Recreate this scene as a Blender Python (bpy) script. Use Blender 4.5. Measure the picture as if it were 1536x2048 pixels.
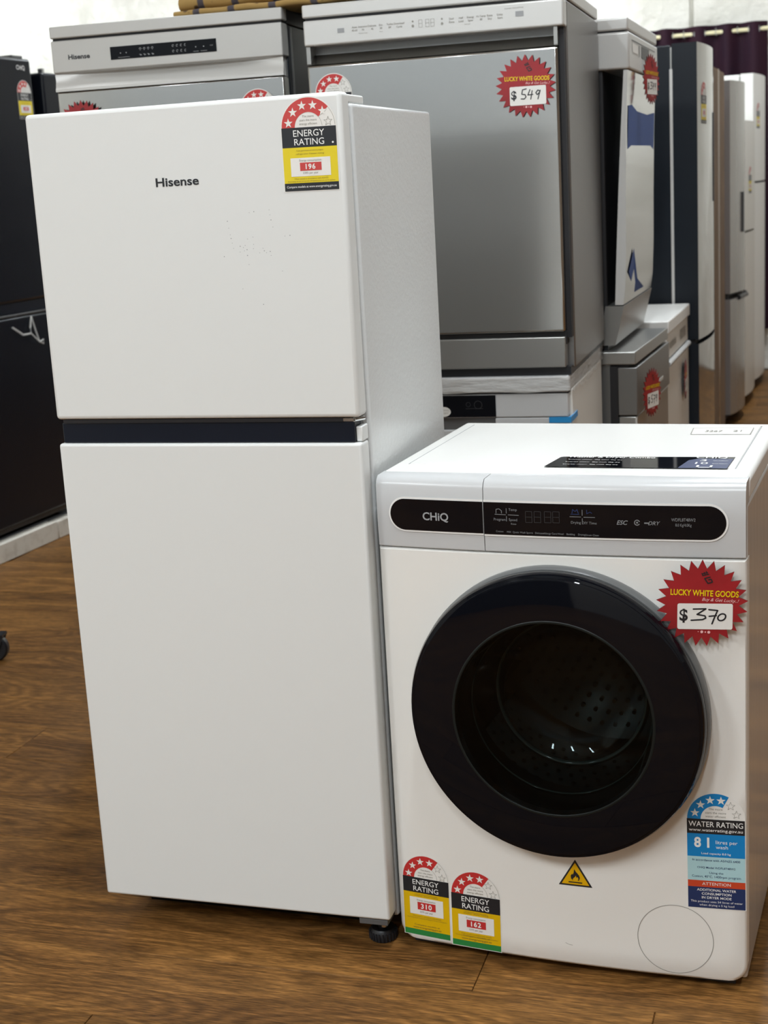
import bpy, bmesh, math, random
from mathutils import Matrix, Vector
random.seed(7)
scene = bpy.context.scene
for o in list(bpy.data.objects): bpy.data.objects.remove(o)
COL = scene.collection
PI = math.pi

# ------------------------------------------------------------------ camera
FPX, YAW, PITCH, ROLL, CAMH = 2886.8, -0.3668, 0.2238, -0.0572, 1.3143
cd = bpy.data.cameras.new('camera'); cam = bpy.data.objects.new('camera', cd); COL.objects.link(cam)
fwd = Vector((math.sin(YAW)*math.cos(PITCH), math.cos(YAW)*math.cos(PITCH), -math.sin(PITCH)))
rt = Vector((math.cos(YAW), -math.sin(YAW), 0)); up = rt.cross(fwd)
r2 = math.cos(ROLL)*rt+math.sin(ROLL)*up; u2 = -math.sin(ROLL)*rt+math.cos(ROLL)*up
cam.matrix_world = Matrix(((r2.x, u2.x, -fwd.x, 0), (r2.y, u2.y, -fwd.y, 0), (r2.z, u2.z, -fwd.z, CAMH), (0, 0, 0, 1)))
cd.sensor_fit = 'VERTICAL'; cd.sensor_height = 36; cd.sensor_width = 27; cd.lens = FPX*36/2048
cd.dof.use_dof = True; cd.dof.focus_distance = 2.3; cd.dof.aperture_fstop = 9
cd.clip_start = .05
scene.camera = cam

# ------------------------------------------------------------------ world, exposure, lights
w = bpy.data.worlds.new('world'); scene.world = w; w.use_nodes = True
w.node_tree.nodes['Background'].inputs[0].default_value = (.8, .9, 1, 1)
w.node_tree.nodes['Background'].inputs[1].default_value = .2
vs = scene.view_settings
vs.view_transform = 'Standard'; vs.look = 'None'; vs.gamma = 1; vs.use_curve_mapping = False
vs.exposure = 0.19
scene.cycles.max_bounces = 5; scene.cycles.diffuse_bounces = 4; scene.cycles.glossy_bounces = 4; scene.cycles.transmission_bounces = 4
scene.cycles.caustics_reflective = False; scene.cycles.caustics_refractive = False
CEIL = 3.3
TUBES = [(-2.8, -1.1, 58), (-1.4, -1.5, 54), (-2.5, 3.4, 5), (-3.0, 6.0, 42), (-2.6, 8.4, 40), (0, -1.2, 46), (-.4, 1.7, 33), (-.5, 4.6, 28), (-.5, 7.6, 38), (1.4, 3.0, 24)]
# daylight through the shop window high in the wall behind the camera
WX0, WX1, WZ0, WZ1, YF = -3.9, .9, 1.75, 2.85, -3.2
DL = bpy.data.lights.new('window_daylight', 'AREA'); DL.shape = 'RECTANGLE'; DL.size = WX1-WX0-.1; DL.size_y = WZ1-WZ0-.1; DL.energy = 7; DL.color = (.93, .985, 1)
dlo = bpy.data.objects.new('window_daylight', DL); COL.objects.link(dlo); dlo.location = ((WX0+WX1)/2, YF+.03, (WZ0+WZ1)/2); dlo.rotation_euler = (math.radians(90), 0, 0)

# ------------------------------------------------------------------ materials
def mat(name, col, rough=.5, metal=0., coat=0., bump=None, noise=None, spec=.5, emit=None, aniso=0., alpha=None):
    m = bpy.data.materials.new(name); m.use_nodes = True
    nt = m.node_tree; b = nt.nodes['Principled BSDF']
    b.inputs['Base Color'].default_value = (*col, 1); b.inputs['Roughness'].default_value = rough
    b.inputs['Metallic'].default_value = metal; b.inputs['Coat Weight'].default_value = coat
    b.inputs['Coat Roughness'].default_value = .08; b.inputs['Specular IOR Level'].default_value = spec
    b.inputs['Anisotropic'].default_value = aniso
    if emit: b.inputs['Emission Color'].default_value = (*emit[0], 1); b.inputs['Emission Strength'].default_value = emit[1]
    if alpha is not None: b.inputs['Alpha'].default_value = alpha
    def coords(scale):
        tc = nt.nodes.new('ShaderNodeTexCoord'); mp = nt.nodes.new('ShaderNodeMapping')
        mp.inputs['Scale'].default_value = scale; nt.links.new(tc.outputs['Object'], mp.inputs['Vector']); return mp
    if bump:
        sc, st, dist = bump
        mp = coords(sc if isinstance(sc, tuple) else (sc,)*3)
        n = nt.nodes.new('ShaderNodeTexNoise'); n.inputs['Scale'].default_value = 1; n.inputs['Detail'].default_value = 3
        nt.links.new(mp.outputs[0], n.inputs['Vector'])
        bp = nt.nodes.new('ShaderNodeBump'); bp.inputs['Strength'].default_value = st; bp.inputs['Distance'].default_value = dist
        nt.links.new(n.outputs[0], bp.inputs['Height']); nt.links.new(bp.outputs[0], b.inputs['Normal'])
    if noise:
        sc, c2, lo, hi = noise
        mp = coords(sc if isinstance(sc, tuple) else (sc,)*3)
        n = nt.nodes.new('ShaderNodeTexNoise'); n.inputs['Scale'].default_value = 1; n.inputs['Detail'].default_value = 5
        nt.links.new(mp.outputs[0], n.inputs['Vector'])
        cr = nt.nodes.new('ShaderNodeValToRGB'); cr.color_ramp.elements[0].position = lo; cr.color_ramp.elements[1].position = hi
        cr.color_ramp.elements[0].color = (*col, 1); cr.color_ramp.elements[1].color = (*c2, 1)
        nt.links.new(n.outputs[0], cr.inputs[0]); nt.links.new(cr.outputs[0], b.inputs['Base Color'])
    return m

M = {}
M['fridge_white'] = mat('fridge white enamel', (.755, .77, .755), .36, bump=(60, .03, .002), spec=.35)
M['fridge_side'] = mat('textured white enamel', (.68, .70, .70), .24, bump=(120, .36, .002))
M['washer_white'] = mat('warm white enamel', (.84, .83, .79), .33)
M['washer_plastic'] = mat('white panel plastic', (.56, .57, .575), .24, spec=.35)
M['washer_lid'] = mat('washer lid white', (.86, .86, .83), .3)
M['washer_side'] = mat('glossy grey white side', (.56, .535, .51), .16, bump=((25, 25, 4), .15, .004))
M['print_white'] = mat('white print', (.85, .85, .83), .45)
M['paper'] = mat('white label paper', (.82, .81, .77), .45)
M['print_black'] = mat('black print', (.012, .014, .018), .4)
M['print_grey'] = mat('grey print', (.30, .29, .26), .5)
M['print_mid'] = mat('mid grey print', (.33, .34, .35), .5)
M['print_dim'] = mat('dim grey print', (.21, .22, .23), .5)
M['print_faint'] = mat('faint unlit segments', (.022, .022, .024), .5)
M['print_brown'] = mat('brown print on yellow', (.28, .2, .03), .5)
M['red'] = mat('label red', (.55, .03, .03), .4)
M['red_f'] = mat('label red faded', (.58, .055, .05), .4)
M['yellow'] = mat('label yellow', (.74, .46, .0), .4)
M['yellow_f'] = mat('bright label yellow', (.78, .62, .01), .4)
M['green'] = mat('label green', (.02, .22, .05), .4)
M['blue'] = mat('label blue', (.0, .22, .56), .4)
M['pale_blue'] = mat('label pale blue', (.42, .66, .70), .4)
M['navy'] = mat('label navy', (.012, .03, .11), .4)
M['orange'] = mat('label orange red', (.58, .06, .02), .4)
M['tag_red'] = mat('price tag red', (.36, .012, .018), .42, noise=(9, (.24, .008, .012), .4, .7))
M['tag_edge'] = mat('price tag dark edge', (.06, .01, .01), .5)
M['tag_yellow'] = mat('price tag yellow', (.85, .62, .0), .45)
M['pink'] = mat('price tag pink', (.85, .5, .5), .45)
M['warn_yellow'] = mat('warning yellow', (.75, .42, .0), .4)
M['black_gloss'] = mat('black glass', (.0035, .004, .0062), .04, spec=.2)
M['black_plastic'] = mat('black plastic', (.012, .013, .016), .35)
M['black_strip'] = mat('dark navy strip', (.008, .012, .021), .25, spec=.3)
M['grey_bezel'] = mat('grey bezel', (.13, .135, .135), .3)
M['dark_grey'] = mat('dark grey plastic', (.05, .052, .055), .4)
M['dark_ring'] = mat('smoked glass edge', (.010, .013, .0125), .3, spec=.2)
M['glass_edge'] = mat('green glass edge', (.05, .07, .063), .12)
M['shade_black'] = mat('matt black shade slab', (.004, .004, .004), .8, spec=.1)
M['gap'] = mat('dark gap', (.01, .01, .012), .6)
M['chrome'] = mat('drum metal', (.55, .56, .56), .25, metal=1)
M['rubber'] = mat('grey rubber', (.10, .10, .10), .6)
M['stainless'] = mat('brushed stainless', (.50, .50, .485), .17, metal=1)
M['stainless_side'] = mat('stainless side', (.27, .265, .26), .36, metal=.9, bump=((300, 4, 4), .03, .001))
M['mirror_steel'] = mat('polished steel', (.55, .55, .535), .08, metal=1)
M['silver'] = mat('silver paint', (.64, .64, .62), .34, metal=.25)
M['silver_warm'] = mat('silver grey paint', (.54, .54, .52), .38, metal=.2)
M['silver_bright'] = mat('bright silver edge', (.74, .74, .72), .3, metal=.2)
M['dark_steel'] = mat('dark steel', (.22, .22, .215), .35, metal=.7)
M['mid_steel'] = mat('grey steel', (.36, .36, .345), .33, metal=.75)
M['black_fridge'] = mat('black fridge enamel', (.006, .008, .013), .25, bump=(50, .05, .002), spec=.2)
M['navy_side'] = mat('navy black side', (.011, .015, .021), .35, spec=.25)
M['pale_fridge'] = mat('off white enamel', (.76, .75, .70), .35)
M['grey_fridge'] = mat('grey fridge front', (.42, .41, .39), .25, metal=.6)
M['grey_side'] = mat('grey fridge side', (.16, .145, .14), .4)
M['cardboard'] = mat('cardboard', (.22, .14, .075), .8, noise=((3, 3, 6), (.16, .10, .055), .35, .7))
M['tape_brown'] = mat('brown tape', (.26, .17, .09), .3)
M['blue_patch'] = mat('blue patches', (.045, .10, .32), .5, spec=.1)
M['blue_tape'] = mat('blue tape', (.02, .27, .62), .35)
M['curtain'] = mat('maroon curtain', (.028, .0075, .016), .75, noise=((6, 6, 2), (.017, .006, .016), .4, .65), spec=.2)
M['cream'] = mat('cream rod', (.80, .74, .48), .4)
M['wall'] = mat('painted concrete wall', (.84, .83, .77), .85, bump=((9, 9, 9), .8, .03), noise=((3, 3, 4), (.72, .71, .64), .48, .75))
M['wall_plain'] = mat('plain wall', (.66, .67, .66), .8)
M['goods_standin'] = mat('charcoal dado', (.035, .038, .045), .5)
M['goods_standin_mid'] = mat('grey dado', (.22, .23, .235), .6)
M['wall_dim'] = mat('darkened side wall', (.25, .19, .14), .7)
M['ceiling'] = mat('ceiling paint', (.75, .75, .74), .9)
M['timber_white'] = mat('white painted timber', (.66, .63, .56), .6, bump=(25, .3, .004), noise=(18, (.52, .48, .41), .5, .72))
M['deck_grey'] = mat('grey deck board', (.10, .10, .10), .6)
M['wrap'] = mat('clear plastic film', (.85, .85, .82), .12, alpha=.35, bump=((20, 60, 90), .9, .01))
M['lamp_tube'] = mat('lit tube', (1, 1, 1), .5, emit=((1, .98, .95), 9))

def wood_mat():
    m = bpy.data.materials.new('oak vinyl plank'); m.use_nodes = True; nt = m.node_tree; b = nt.nodes['Principled BSDF']
    N, Lk = nt.nodes.new, nt.links.new
    tc = N('ShaderNodeTexCoord'); oi = N('ShaderNodeObjectInfo')
    mul = N('ShaderNodeVectorMath'); mul.operation = 'SCALE'; mul.inputs[0].default_value = (37, 11, 5); Lk(oi.outputs['Random'], mul.inputs['Scale'])
    add = N('ShaderNodeVectorMath'); add.operation = 'ADD'; Lk(tc.outputs['Object'], add.inputs[0]); Lk(mul.outputs[0], add.inputs[1])
    def mapping(s):
        mp = N('ShaderNodeMapping'); mp.inputs['Scale'].default_value = s; Lk(add.outputs[0], mp.inputs['Vector']); return mp
    def noise(mp, detail, dist=0):
        n = N('ShaderNodeTexNoise'); n.inputs['Scale'].default_value = 1; n.inputs['Detail'].default_value = detail
        n.inputs['Distortion'].default_value = dist; Lk(mp.outputs[0], n.inputs['Vector']); return n
    big = noise(mapping((1.6, 9, 1)), 3, .6)          # broad streaks
    # cathedral grain: contour lines of a stretched smooth noise
    cn = noise(mapping((1.6, 6.5, 1)), 1.0, .25)
    m1 = N('ShaderNodeMath'); m1.operation = 'MULTIPLY'; m1.inputs[1].default_value = 120; Lk(cn.outputs[0], m1.inputs[0])
    sn = N('ShaderNodeMath'); sn.operation = 'SINE'; Lk(m1.outputs[0], sn.inputs[0])
    fine = noise(mapping((11, 230, 1)), 6)
    cr = N('ShaderNodeValToRGB'); e = cr.color_ramp.elements
    e[0].position = .32; e[0].color = (.128, .058, .0165, 1); e[1].position = .68; e[1].color = (.268, .127, .035, 1)
    Lk(big.outputs[0], cr.inputs[0])
    mr = N('ShaderNodeMapRange'); mr.inputs[1].default_value = -1; mr.inputs[2].default_value = 1; mr.inputs[3].default_value = .76; mr.inputs[4].default_value = 1.14
    Lk(sn.outputs[0], mr.inputs[0])
    mr2 = N('ShaderNodeMapRange'); mr2.inputs[1].default_value = .3; mr2.inputs[2].default_value = .7; mr2.inputs[3].default_value = .68; mr2.inputs[4].default_value = 1.28
    Lk(fine.outputs[0], mr2.inputs[0])
    rv = N('ShaderNodeMapRange'); rv.inputs[3].default_value = .84; rv.inputs[4].default_value = 1.1; Lk(oi.outputs['Random'], rv.inputs[0])
    k1 = N('ShaderNodeMath'); k1.operation = 'MULTIPLY'; Lk(mr.outputs[0], k1.inputs[0]); Lk(mr2.outputs[0], k1.inputs[1])
    k2 = N('ShaderNodeMath'); k2.operation = 'MULTIPLY'; Lk(k1.outputs[0], k2.inputs[0]); Lk(rv.outputs[0], k2.inputs[1])
    spk = noise(mapping((45, 420, 1)), 2)
    mr3 = N('ShaderNodeMapRange'); mr3.inputs[1].default_value = .35; mr3.inputs[2].default_value = .65; mr3.inputs[3].default_value = .68; mr3.inputs[4].default_value = 1.3; Lk(spk.outputs[0], mr3.inputs[0])
    k3 = N('ShaderNodeMath'); k3.operation = 'MULTIPLY'; Lk(k2.outputs[0], k3.inputs[0]); Lk(mr3.outputs[0], k3.inputs[1]); k2 = k3
    vm = N('ShaderNodeVectorMath'); vm.operation = 'SCALE'; Lk(cr.outputs[0], vm.inputs[0]); Lk(k2.outputs[0], vm.inputs['Scale'])
    # knots
    vo = N('ShaderNodeTexVoronoi'); vo.inputs['Scale'].default_value = 1; Lk(mapping((1.5, 4, 1)).outputs[0], vo.inputs['Vector'])
    kr = N('ShaderNodeMapRange'); kr.inputs[1].default_value = .03; kr.inputs[2].default_value = .16; kr.inputs[3].default_value = .45; kr.inputs[4].default_value = 1
    Lk(vo.outputs['Distance'], kr.inputs[0])
    vm2 = N('ShaderNodeVectorMath'); vm2.operation = 'SCALE'; Lk(vm.outputs[0], vm2.inputs[0]); Lk(kr.outputs[0], vm2.inputs['Scale'])
    Lk(vm2.outputs[0], b.inputs['Base Color'])
    b.inputs['Roughness'].default_value = .46; b.inputs['Specular IOR Level'].default_value = .14
    bp = N('ShaderNodeBump'); bp.inputs['Strength'].default_value = .15; bp.inputs['Distance'].default_value = .001
    Lk(fine.outputs[0], bp.inputs['Height']); Lk(bp.outputs[0], b.inputs['Normal'])
    return m
M['wood'] = wood_mat()

def glass_mat(ior=1.2):
    m = bpy.data.materials.new('tinted door glass'); m.use_nodes = True; nt = m.node_tree
    for n in list(nt.nodes): nt.nodes.remove(n)
    N, Lk = nt.nodes.new, nt.links.new
    out = N('ShaderNodeOutputMaterial'); tr = N('ShaderNodeBsdfTransparent'); tr.inputs[0].default_value = (.36, .40, .40, 1)
    gl = N('ShaderNodeBsdfGlossy'); gl.inputs['Roughness'].default_value = .03; gl.inputs[0].default_value = (1, 1, 1, 1)
    fr = N('ShaderNodeFresnel'); fr.inputs['IOR'].default_value = ior; mx = N('ShaderNodeMixShader')
    Lk(fr.outputs[0], mx.inputs[0]); Lk(tr.outputs[0], mx.inputs[1]); Lk(gl.outputs[0], mx.inputs[2]); Lk(mx.outputs[0], out.inputs[0])
    return m
M['glass'] = glass_mat()
M['bowl_glass'] = glass_mat(1.5); M['bowl_glass'].name = 'door bowl glass'
M['clear_glass'] = glass_mat(); M['clear_glass'].name = 'clear window glass'; [n for n in M['clear_glass'].node_tree.nodes if n.type == 'BSDF_TRANSPARENT'][0].inputs[0].default_value = (.92, .95, .95, 1)

def rug_mat():
    m = bpy.data.materials.new('patterned brown rug'); m.use_nodes = True; nt = m.node_tree; b = nt.nodes['Principled BSDF']
    N, Lk = nt.nodes.new, nt.links.new
    tc = N('ShaderNodeTexCoord')
    vo = N('ShaderNodeTexVoronoi'); vo.inputs['Scale'].default_value = 26; Lk(tc.outputs['Object'], vo.inputs['Vector'])
    c1 = N('ShaderNodeValToRGB'); c1.color_ramp.elements[0].position = .14; c1.color_ramp.elements[0].color = (.06, .03, .012, 1)
    c1.color_ramp.elements[1].position = .24; c1.color_ramp.elements[1].color = (.36, .23, .075, 1); Lk(vo.outputs['Distance'], c1.inputs[0])
    wv = N('ShaderNodeTexWave'); wv.inputs['Scale'].default_value = 3.0; wv.inputs['Distortion'].default_value = 2; Lk(tc.outputs['Object'], wv.inputs['Vector'])
    c2 = N('ShaderNodeValToRGB'); c2.color_ramp.elements[0].position = .9; c2.color_ramp.elements[1].position = .95; Lk(wv.outputs['Color'], c2.inputs[0])
    mx = N('ShaderNodeMix'); mx.data_type = 'RGBA'; Lk(c2.outputs[0], mx.inputs[0]); Lk(c1.outputs[0], mx.inputs[6]); mx.inputs[7].default_value = (.07, .06, .07, 1)
    Lk(mx.outputs[2], b.inputs['Base Color']); b.inputs['Roughness'].default_value = .9
    return m
M['rug'] = rug_mat()

# ------------------------------------------------------------------ mesh helpers
_tc = {}
def text_geo(s, shear=0., bold=0., space=1.):
    k = (s, shear, bold, space)
    if k in _tc: return _tc[k]
    c = bpy.data.curves.new('t', 'FONT'); c.body = s; c.size = 1; c.shear = shear; c.offset = bold; c.space_character = space
    c.resolution_u = 3
    o = bpy.data.objects.new('t', c); COL.objects.link(o)
    dg = bpy.context.evaluated_depsgraph_get(); me = o.evaluated_get(dg).to_mesh()
    vs_ = [(v.co.x, v.co.y) for v in me.vertices]; fs = [tuple(p.vertices) for p in me.polygons]
    o.evaluated_get(dg).to_mesh_clear(); bpy.data.objects.remove(o); bpy.data.curves.remove(c)
    _tc[k] = (vs_, fs); return _tc[k]

class MB:
    def __init__(s, surf=None, xf=None):
        s.v = []; s.f = []; s.m = []; s.cur = 0; s.surf = surf or (lambda x: 0.); s.xf = xf
    def add(s, vs_, fs):
        n = len(s.v); s.v += [tuple(v) for v in vs_]; s.f += [tuple(i+n for i in f) for f in fs]; s.m += [s.cur]*len(fs); return s
    def box(s, x0, x1, y0, y1, z0, z1):
        return s.add([(x0, y0, z0), (x1, y0, z0), (x1, y1, z0), (x0, y1, z0), (x0, y0, z1), (x1, y0, z1), (x1, y1, z1), (x0, y1, z1)],
                     [(0, 3, 2, 1), (4, 5, 6, 7), (0, 1, 5, 4), (1, 2, 6, 5), (2, 3, 7, 6), (3, 0, 4, 7)])
    def prism(s, poly, a0, a1, axis='y'):
        n = len(poly)
        if axis == 'y': p = lambda q, a: (q[0], a, q[1])
        elif axis == 'x': p = lambda q, a: (a, q[0], q[1])
        else: p = lambda q, a: (q[0], q[1], a)
        vs_ = [p(q, a0) for q in poly]+[p(q, a1) for q in poly]
        fs = [tuple(range(n)), tuple(range(2*n-1, n-1, -1))]+[(i, i+n, (i+1) % n+n, (i+1) % n) for i in range(n)]
        return s.add(vs_, fs)
    def lathe(s, prof, cx, cz, n=64, cap=False):          # revolve (r, y) about the y axis through (cx, cz)
        k = len(prof); vs_ = []; fs = []
        for i in range(n):
            a = 2*PI*i/n
            for r, y in prof: vs_.append((cx+r*math.cos(a), y, cz+r*math.sin(a)))
        for i in range(n):
            j = (i+1) % n
            for q in range(k-1): fs.append((i*k+q, j*k+q, j*k+q+1, i*k+q+1))
        if cap: fs.append(tuple(i*k+k-1 for i in range(n)))
        return s.add(vs_, fs)
    def vlathe(s, prof, cx, cy, n=32):                     # revolve (r, z) about a vertical axis
        k = len(prof); vs_ = []; fs = []
        for i in range(n):
            a = 2*PI*i/n
            for r, z in prof: vs_.append((cx+r*math.cos(a), cy+r*math.sin(a), z))
        for i in range(n):
            j = (i+1) % n
            for q in range(k-1): fs.append((i*k+q, j*k+q, j*k+q+1, i*k+q+1))
        fs.append(tuple(i*k for i in range(n))[::-1]); fs.append(tuple(i*k+k-1 for i in range(n)))
        return s.add(vs_, fs)
    def tube(s, pts, r, n=8):
        pts = [Vector(p) for p in pts]; vs_ = []; fs = []
        for i, p in enumerate(pts):
            d = (pts[min(i+1, len(pts)-1)]-pts[max(i-1, 0)]).normalized()
            a = d.cross(Vector((0, 0, 1)) if abs(d.z) < .9 else Vector((1, 0, 0))).normalized(); b = d.cross(a)
            for k in range(n):
                t = 2*PI*k/n; vs_.append(p+r*(math.cos(t)*a+math.sin(t)*b))
        for i in range(len(pts)-1):
            for k in range(n): fs.append((i*n+k, i*n+(k+1) % n, (i+1)*n+(k+1) % n, (i+1)*n+k))
        fs += [tuple(range(n))[::-1], tuple(range((len(pts)-1)*n, len(pts)*n))]
        return s.add(vs_, fs)
    # ---- flat print on a front (x, z), facing -y; layer lifts it off the surface
    def p2(s, x, z, layer):
        if s.xf: x, z = s.xf(x, z)
        return (x, s.surf(x)-.0004-layer*.0003, z)
    def flat(s, vs2, fs, layer): return s.add([s.p2(x, z, layer) for x, z in vs2], fs)
    def poly(s, pts, layer=0): return s.flat(pts, [tuple(range(len(pts)))], layer)
    def rect(s, x0, x1, z0, z1, layer=0, nx=1):
        vs2 = []; fs = []
        for i in range(nx+1):
            x = x0+(x1-x0)*i/nx; vs2 += [(x, z0), (x, z1)]
            if i: fs.append((2*i-2, 2*i, 2*i+1, 2*i-1))
        return s.flat(vs2, fs, layer)
    def rrect(s, x0, x1, z0, z1, r, layer=0):
        pts = []
        for cx, cz, a in ((x1-r, z0+r, -90), (x1-r, z1-r, 0), (x0+r, z1-r, 90), (x0+r, z0+r, 180)):
            for k in range(6): t = math.radians(a+18*k); pts.append((cx+r*math.cos(t), cz+r*math.sin(t)))
        return s.poly(pts, layer)
    def arc(s, cx, cz, r0, r1, a0, a1, layer=0, n=24):
        vs2 = []; fs = []
        for i in range(n+1):
            t = math.radians(a0+(a1-a0)*i/n); vs2 += [(cx+r0*math.cos(t), cz+r0*math.sin(t)), (cx+r1*math.cos(t), cz+r1*math.sin(t))]
            if i: fs.append((2*i-2, 2*i-1, 2*i+1, 2*i))
        return s.flat(vs2, fs, layer)
    def disc(s, cx, cz, r, layer=0, n=12, rz=None):
        rz = rz or r
        return s.poly([(cx+r*math.cos(2*PI*k/n), cz+rz*math.sin(2*PI*k/n)) for k in range(n)], layer)
    def star(s, cx, cz, r, rot=90, layer=0, pts=5, ri=.4):
        vs2 = [(cx, cz)]+[(cx+(r if k % 2 == 0 else r*ri)*math.cos(math.radians(rot+180*k/pts)), cz+(r if k % 2 == 0 else r*ri)*math.sin(math.radians(rot+180*k/pts))) for k in range(2*pts)]
        return s.flat(vs2, [(0, 1+k, 1+(k+1) % (2*pts)) for k in range(2*pts)], layer)
    def stroke(s, pts, wd, layer=0, n=7):
        for i in range(len(pts)-1):
            (x0, z0), (x1, z1) = pts[i], pts[i+1]; L = math.hypot(x1-x0, z1-z0) or 1e-9; nx, nz = -(z1-z0)/L*wd/2, (x1-x0)/L*wd/2
            s.poly([(x0-nx, z0-nz), (x1-nx, z1-nz), (x1+nx, z1+nz), (x0+nx, z0+nz)], layer+i*.02)
        for i, (x, z) in enumerate(pts): s.disc(x, z, wd/2, layer+.01+i*.02, n)
        return s
    def text(s, t, x, z, h, align='C', width=None, layer=1, shear=0., bold=0., space=1.):
        vs2, fs = text_geo(t, shear, bold, space)
        if not vs2: return s
        xs = [v[0] for v in vs2]; x0, x1 = min(xs), max(xs); k = h/.7
        kx = k if width is None else width/(x1-x0)
        off = {'L': -x0, 'C': -(x0+x1)/2, 'R': -x1}[align]
        return s.flat([(x+(v[0]+off)*kx, z+v[1]*k) for v in vs2], fs, layer)
    def build(s, name, mats, parent=None, bevel=0, seg=3, smooth=35, weld=False):
        me = bpy.data.meshes.new(name); me.from_pydata(s.v, [], s.f)
        mats = mats if isinstance(mats, (list, tuple)) else [mats]
        for m in mats: me.materials.append(M[m])
        for p, i in zip(me.polygons, s.m): p.material_index = i
        bm = bmesh.new(); bm.from_mesh(me)
        if weld: bmesh.ops.remove_doubles(bm, verts=bm.verts, dist=1e-6)
        if bevel:
            bmesh.ops.recalc_face_normals(bm, faces=bm.faces)
            ed = [e for e in bm.edges if len(e.link_faces) == 2 and e.calc_face_angle(0) > .6]
            new = bmesh.ops.bevel(bm, geom=ed, offset=bevel, segments=seg, profile=.5, affect='EDGES', clamp_overlap=True)['faces']
            for f in bm.faces: f.smooth = False          # broad faces stay flat, only the rounded edges are smooth
            for f in new: f.smooth = True
        bm.to_mesh(me); bm.free()
        if smooth and not bevel:
            for p in me.polygons: p.use_smooth = True
            me.set_sharp_from_angle(angle=math.radians(smooth))
        o = bpy.data.objects.new(name, me); COL.objects.link(o)
        if parent: o.parent = parent
        if any(q in name for q in ('lettering', '_print', 'icons', 'caption', 'segments', 'slogan', 'figures', 'marks')): o['kind'] = 'stuff'
        return o

def tag(o, label, cat, group=None, kind=None):
    o['label'] = label; o['category'] = cat
    if group: o['group'] = group
    if kind: o['kind'] = kind
    return o
def thing(name, label, cat, loc=(0, 0, 0), rz=0., group=None):
    o = bpy.data.objects.new(name, None); COL.objects.link(o); o.location = loc; o.rotation_euler = (0, 0, rz); o.empty_display_size = .1
    return tag(o, label, cat, group)
def struct(o): o['kind'] = 'structure'; return o
def part(name, m, parent, *dims, bevel=0, **kw): return MB().box(*dims).build(name, m, parent, bevel=bevel, **kw)
def rot2(x0, z0, a):
    c, s_ = math.cos(a), math.sin(a)
    return lambda x, z: (x0+c*x-s_*z, z0+s_*x+c*z)

# ================================================================== SETTING
XL, XR, YB = -4.1, 3.0, 9.6
fl = struct(MB().box(XL, XR, YF, YB, -.05, -.004).build('floor', 'wood'))
PA, PW, PL, V0 = .06, .195, 1.22, 2.09
pm = MB().box(0, PL-.0012, 0, PW-.0012, -.0036, 0).build('plank', 'wood', fl, bevel=.0012, seg=1)
offs = {0: -.556, -1: -.255, -2: -1.155}
first = True
ca, sa = math.cos(PA), math.sin(PA)
for k in range(-5, 40):
    u0 = offs.get(k, random.uniform(0, PL))
    for j in range(-6, 7):
        u = u0+j*PL; v = V0+k*PW
        pts = [(ca*(u+a)-sa*(v+b), sa*(u+a)+ca*(v+b)) for a in (0, PL) for b in (0, PW)]
        if min(p[0] for p in pts) < XL+.02 or max(p[0] for p in pts) > XR-.3 or max(p[1] for p in pts) > YB-.01: continue
        # only where the photograph can see floor
        cx_, cy_ = sum(p[0] for p in pts)/4, sum(p[1] for p in pts)/4
        if cx_ < -3.9+.0*cy_ or cx_ > 1.2: continue
        if cy_ > 5.2 and cx_ < -1.6: continue
        o = pm if first else pm.copy()
        if not first: COL.objects.link(o); o.parent = fl
        first = False
        o.location = (ca*u-sa*v, sa*u+ca*v, 0); o.rotation_euler = (0, 0, PA)

# back wall as tilt panels with recessed vertical joints
wb = struct(MB().box(XL-.2, XR+.2, YB+.03, YB+.2, -.05, CEIL+.1).build('wall_back', 'wall'))
for a, b in ((XL, -1.45), (-1.425, XR+.2)):
    if b > a: MB().box(a, b, YB, YB+.03, 0, CEIL).build('panel', 'wall', wb, bevel=.006, seg=1)
wl_ = struct(MB().box(XL-.23, XL-.03, YF, YB+.1, -.05, CEIL+.1).build('wall_left', 'wall'))
for a, b in ((YF, 2.09), (2.105, 5.09), (5.105, 8.09), (8.105, YB)): MB().box(XL-.03, XL, a, b, 0, CEIL).build('panel', 'wall', wl_, bevel=.006, seg=1)
struct(MB().box(XR, XR+.2, YF, YB+.1, -.05, CEIL+.1).build('wall_right', 'wall_dim'))  # unseen wall, given a dark colour to cut light from this side
struct(MB().box(XL-.2, XR+.2, YF-.2, YF, -.05, WZ0).box(XL-.2, XR+.2, YF-.2, YF, WZ1, CEIL+.1).box(XL-.2, WX0, YF-.2, YF, WZ0, WZ1).box(WX1, XR+.2, YF-.2, YF, WZ0, WZ1).build('wall_front', 'wall_plain'))
win = struct(MB().box(WX0, WX1, YF-.12, YF-.07, WZ0, WZ0+.05).box(WX0, WX1, YF-.12, YF-.07, WZ1-.05, WZ1).build('window_1', 'dark_grey'))
for k in range(5): x = WX0+.025+(WX1-WX0-.05)*k/4; MB().box(x-.025, x+.025, YF-.12, YF-.07, WZ0+.05, WZ1-.05).build('mullion', 'dark_grey', win)
for k in range(4): a = (WX1-WX0-.05)/4; MB().box(WX0+.05+a*k, WX0+a*(k+1), YF-.098, YF-.092, WZ0+.05, WZ1-.05).build('pane', 'clear_glass', win)
struct(MB().box(XL, -1.5, YF, YF+.04, 0, .97).build('standin_panel_1', 'goods_standin', bevel=.004))  # added panel standing in for unseen dark goods reflected in the steel
struct(MB().box(XL, -1.5, YF, YF+.025, .972, 1.68).build('standin_panel_2', 'goods_standin_mid', bevel=.004))  # added grey panel above it, for the mid tone reflected in the steel
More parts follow.
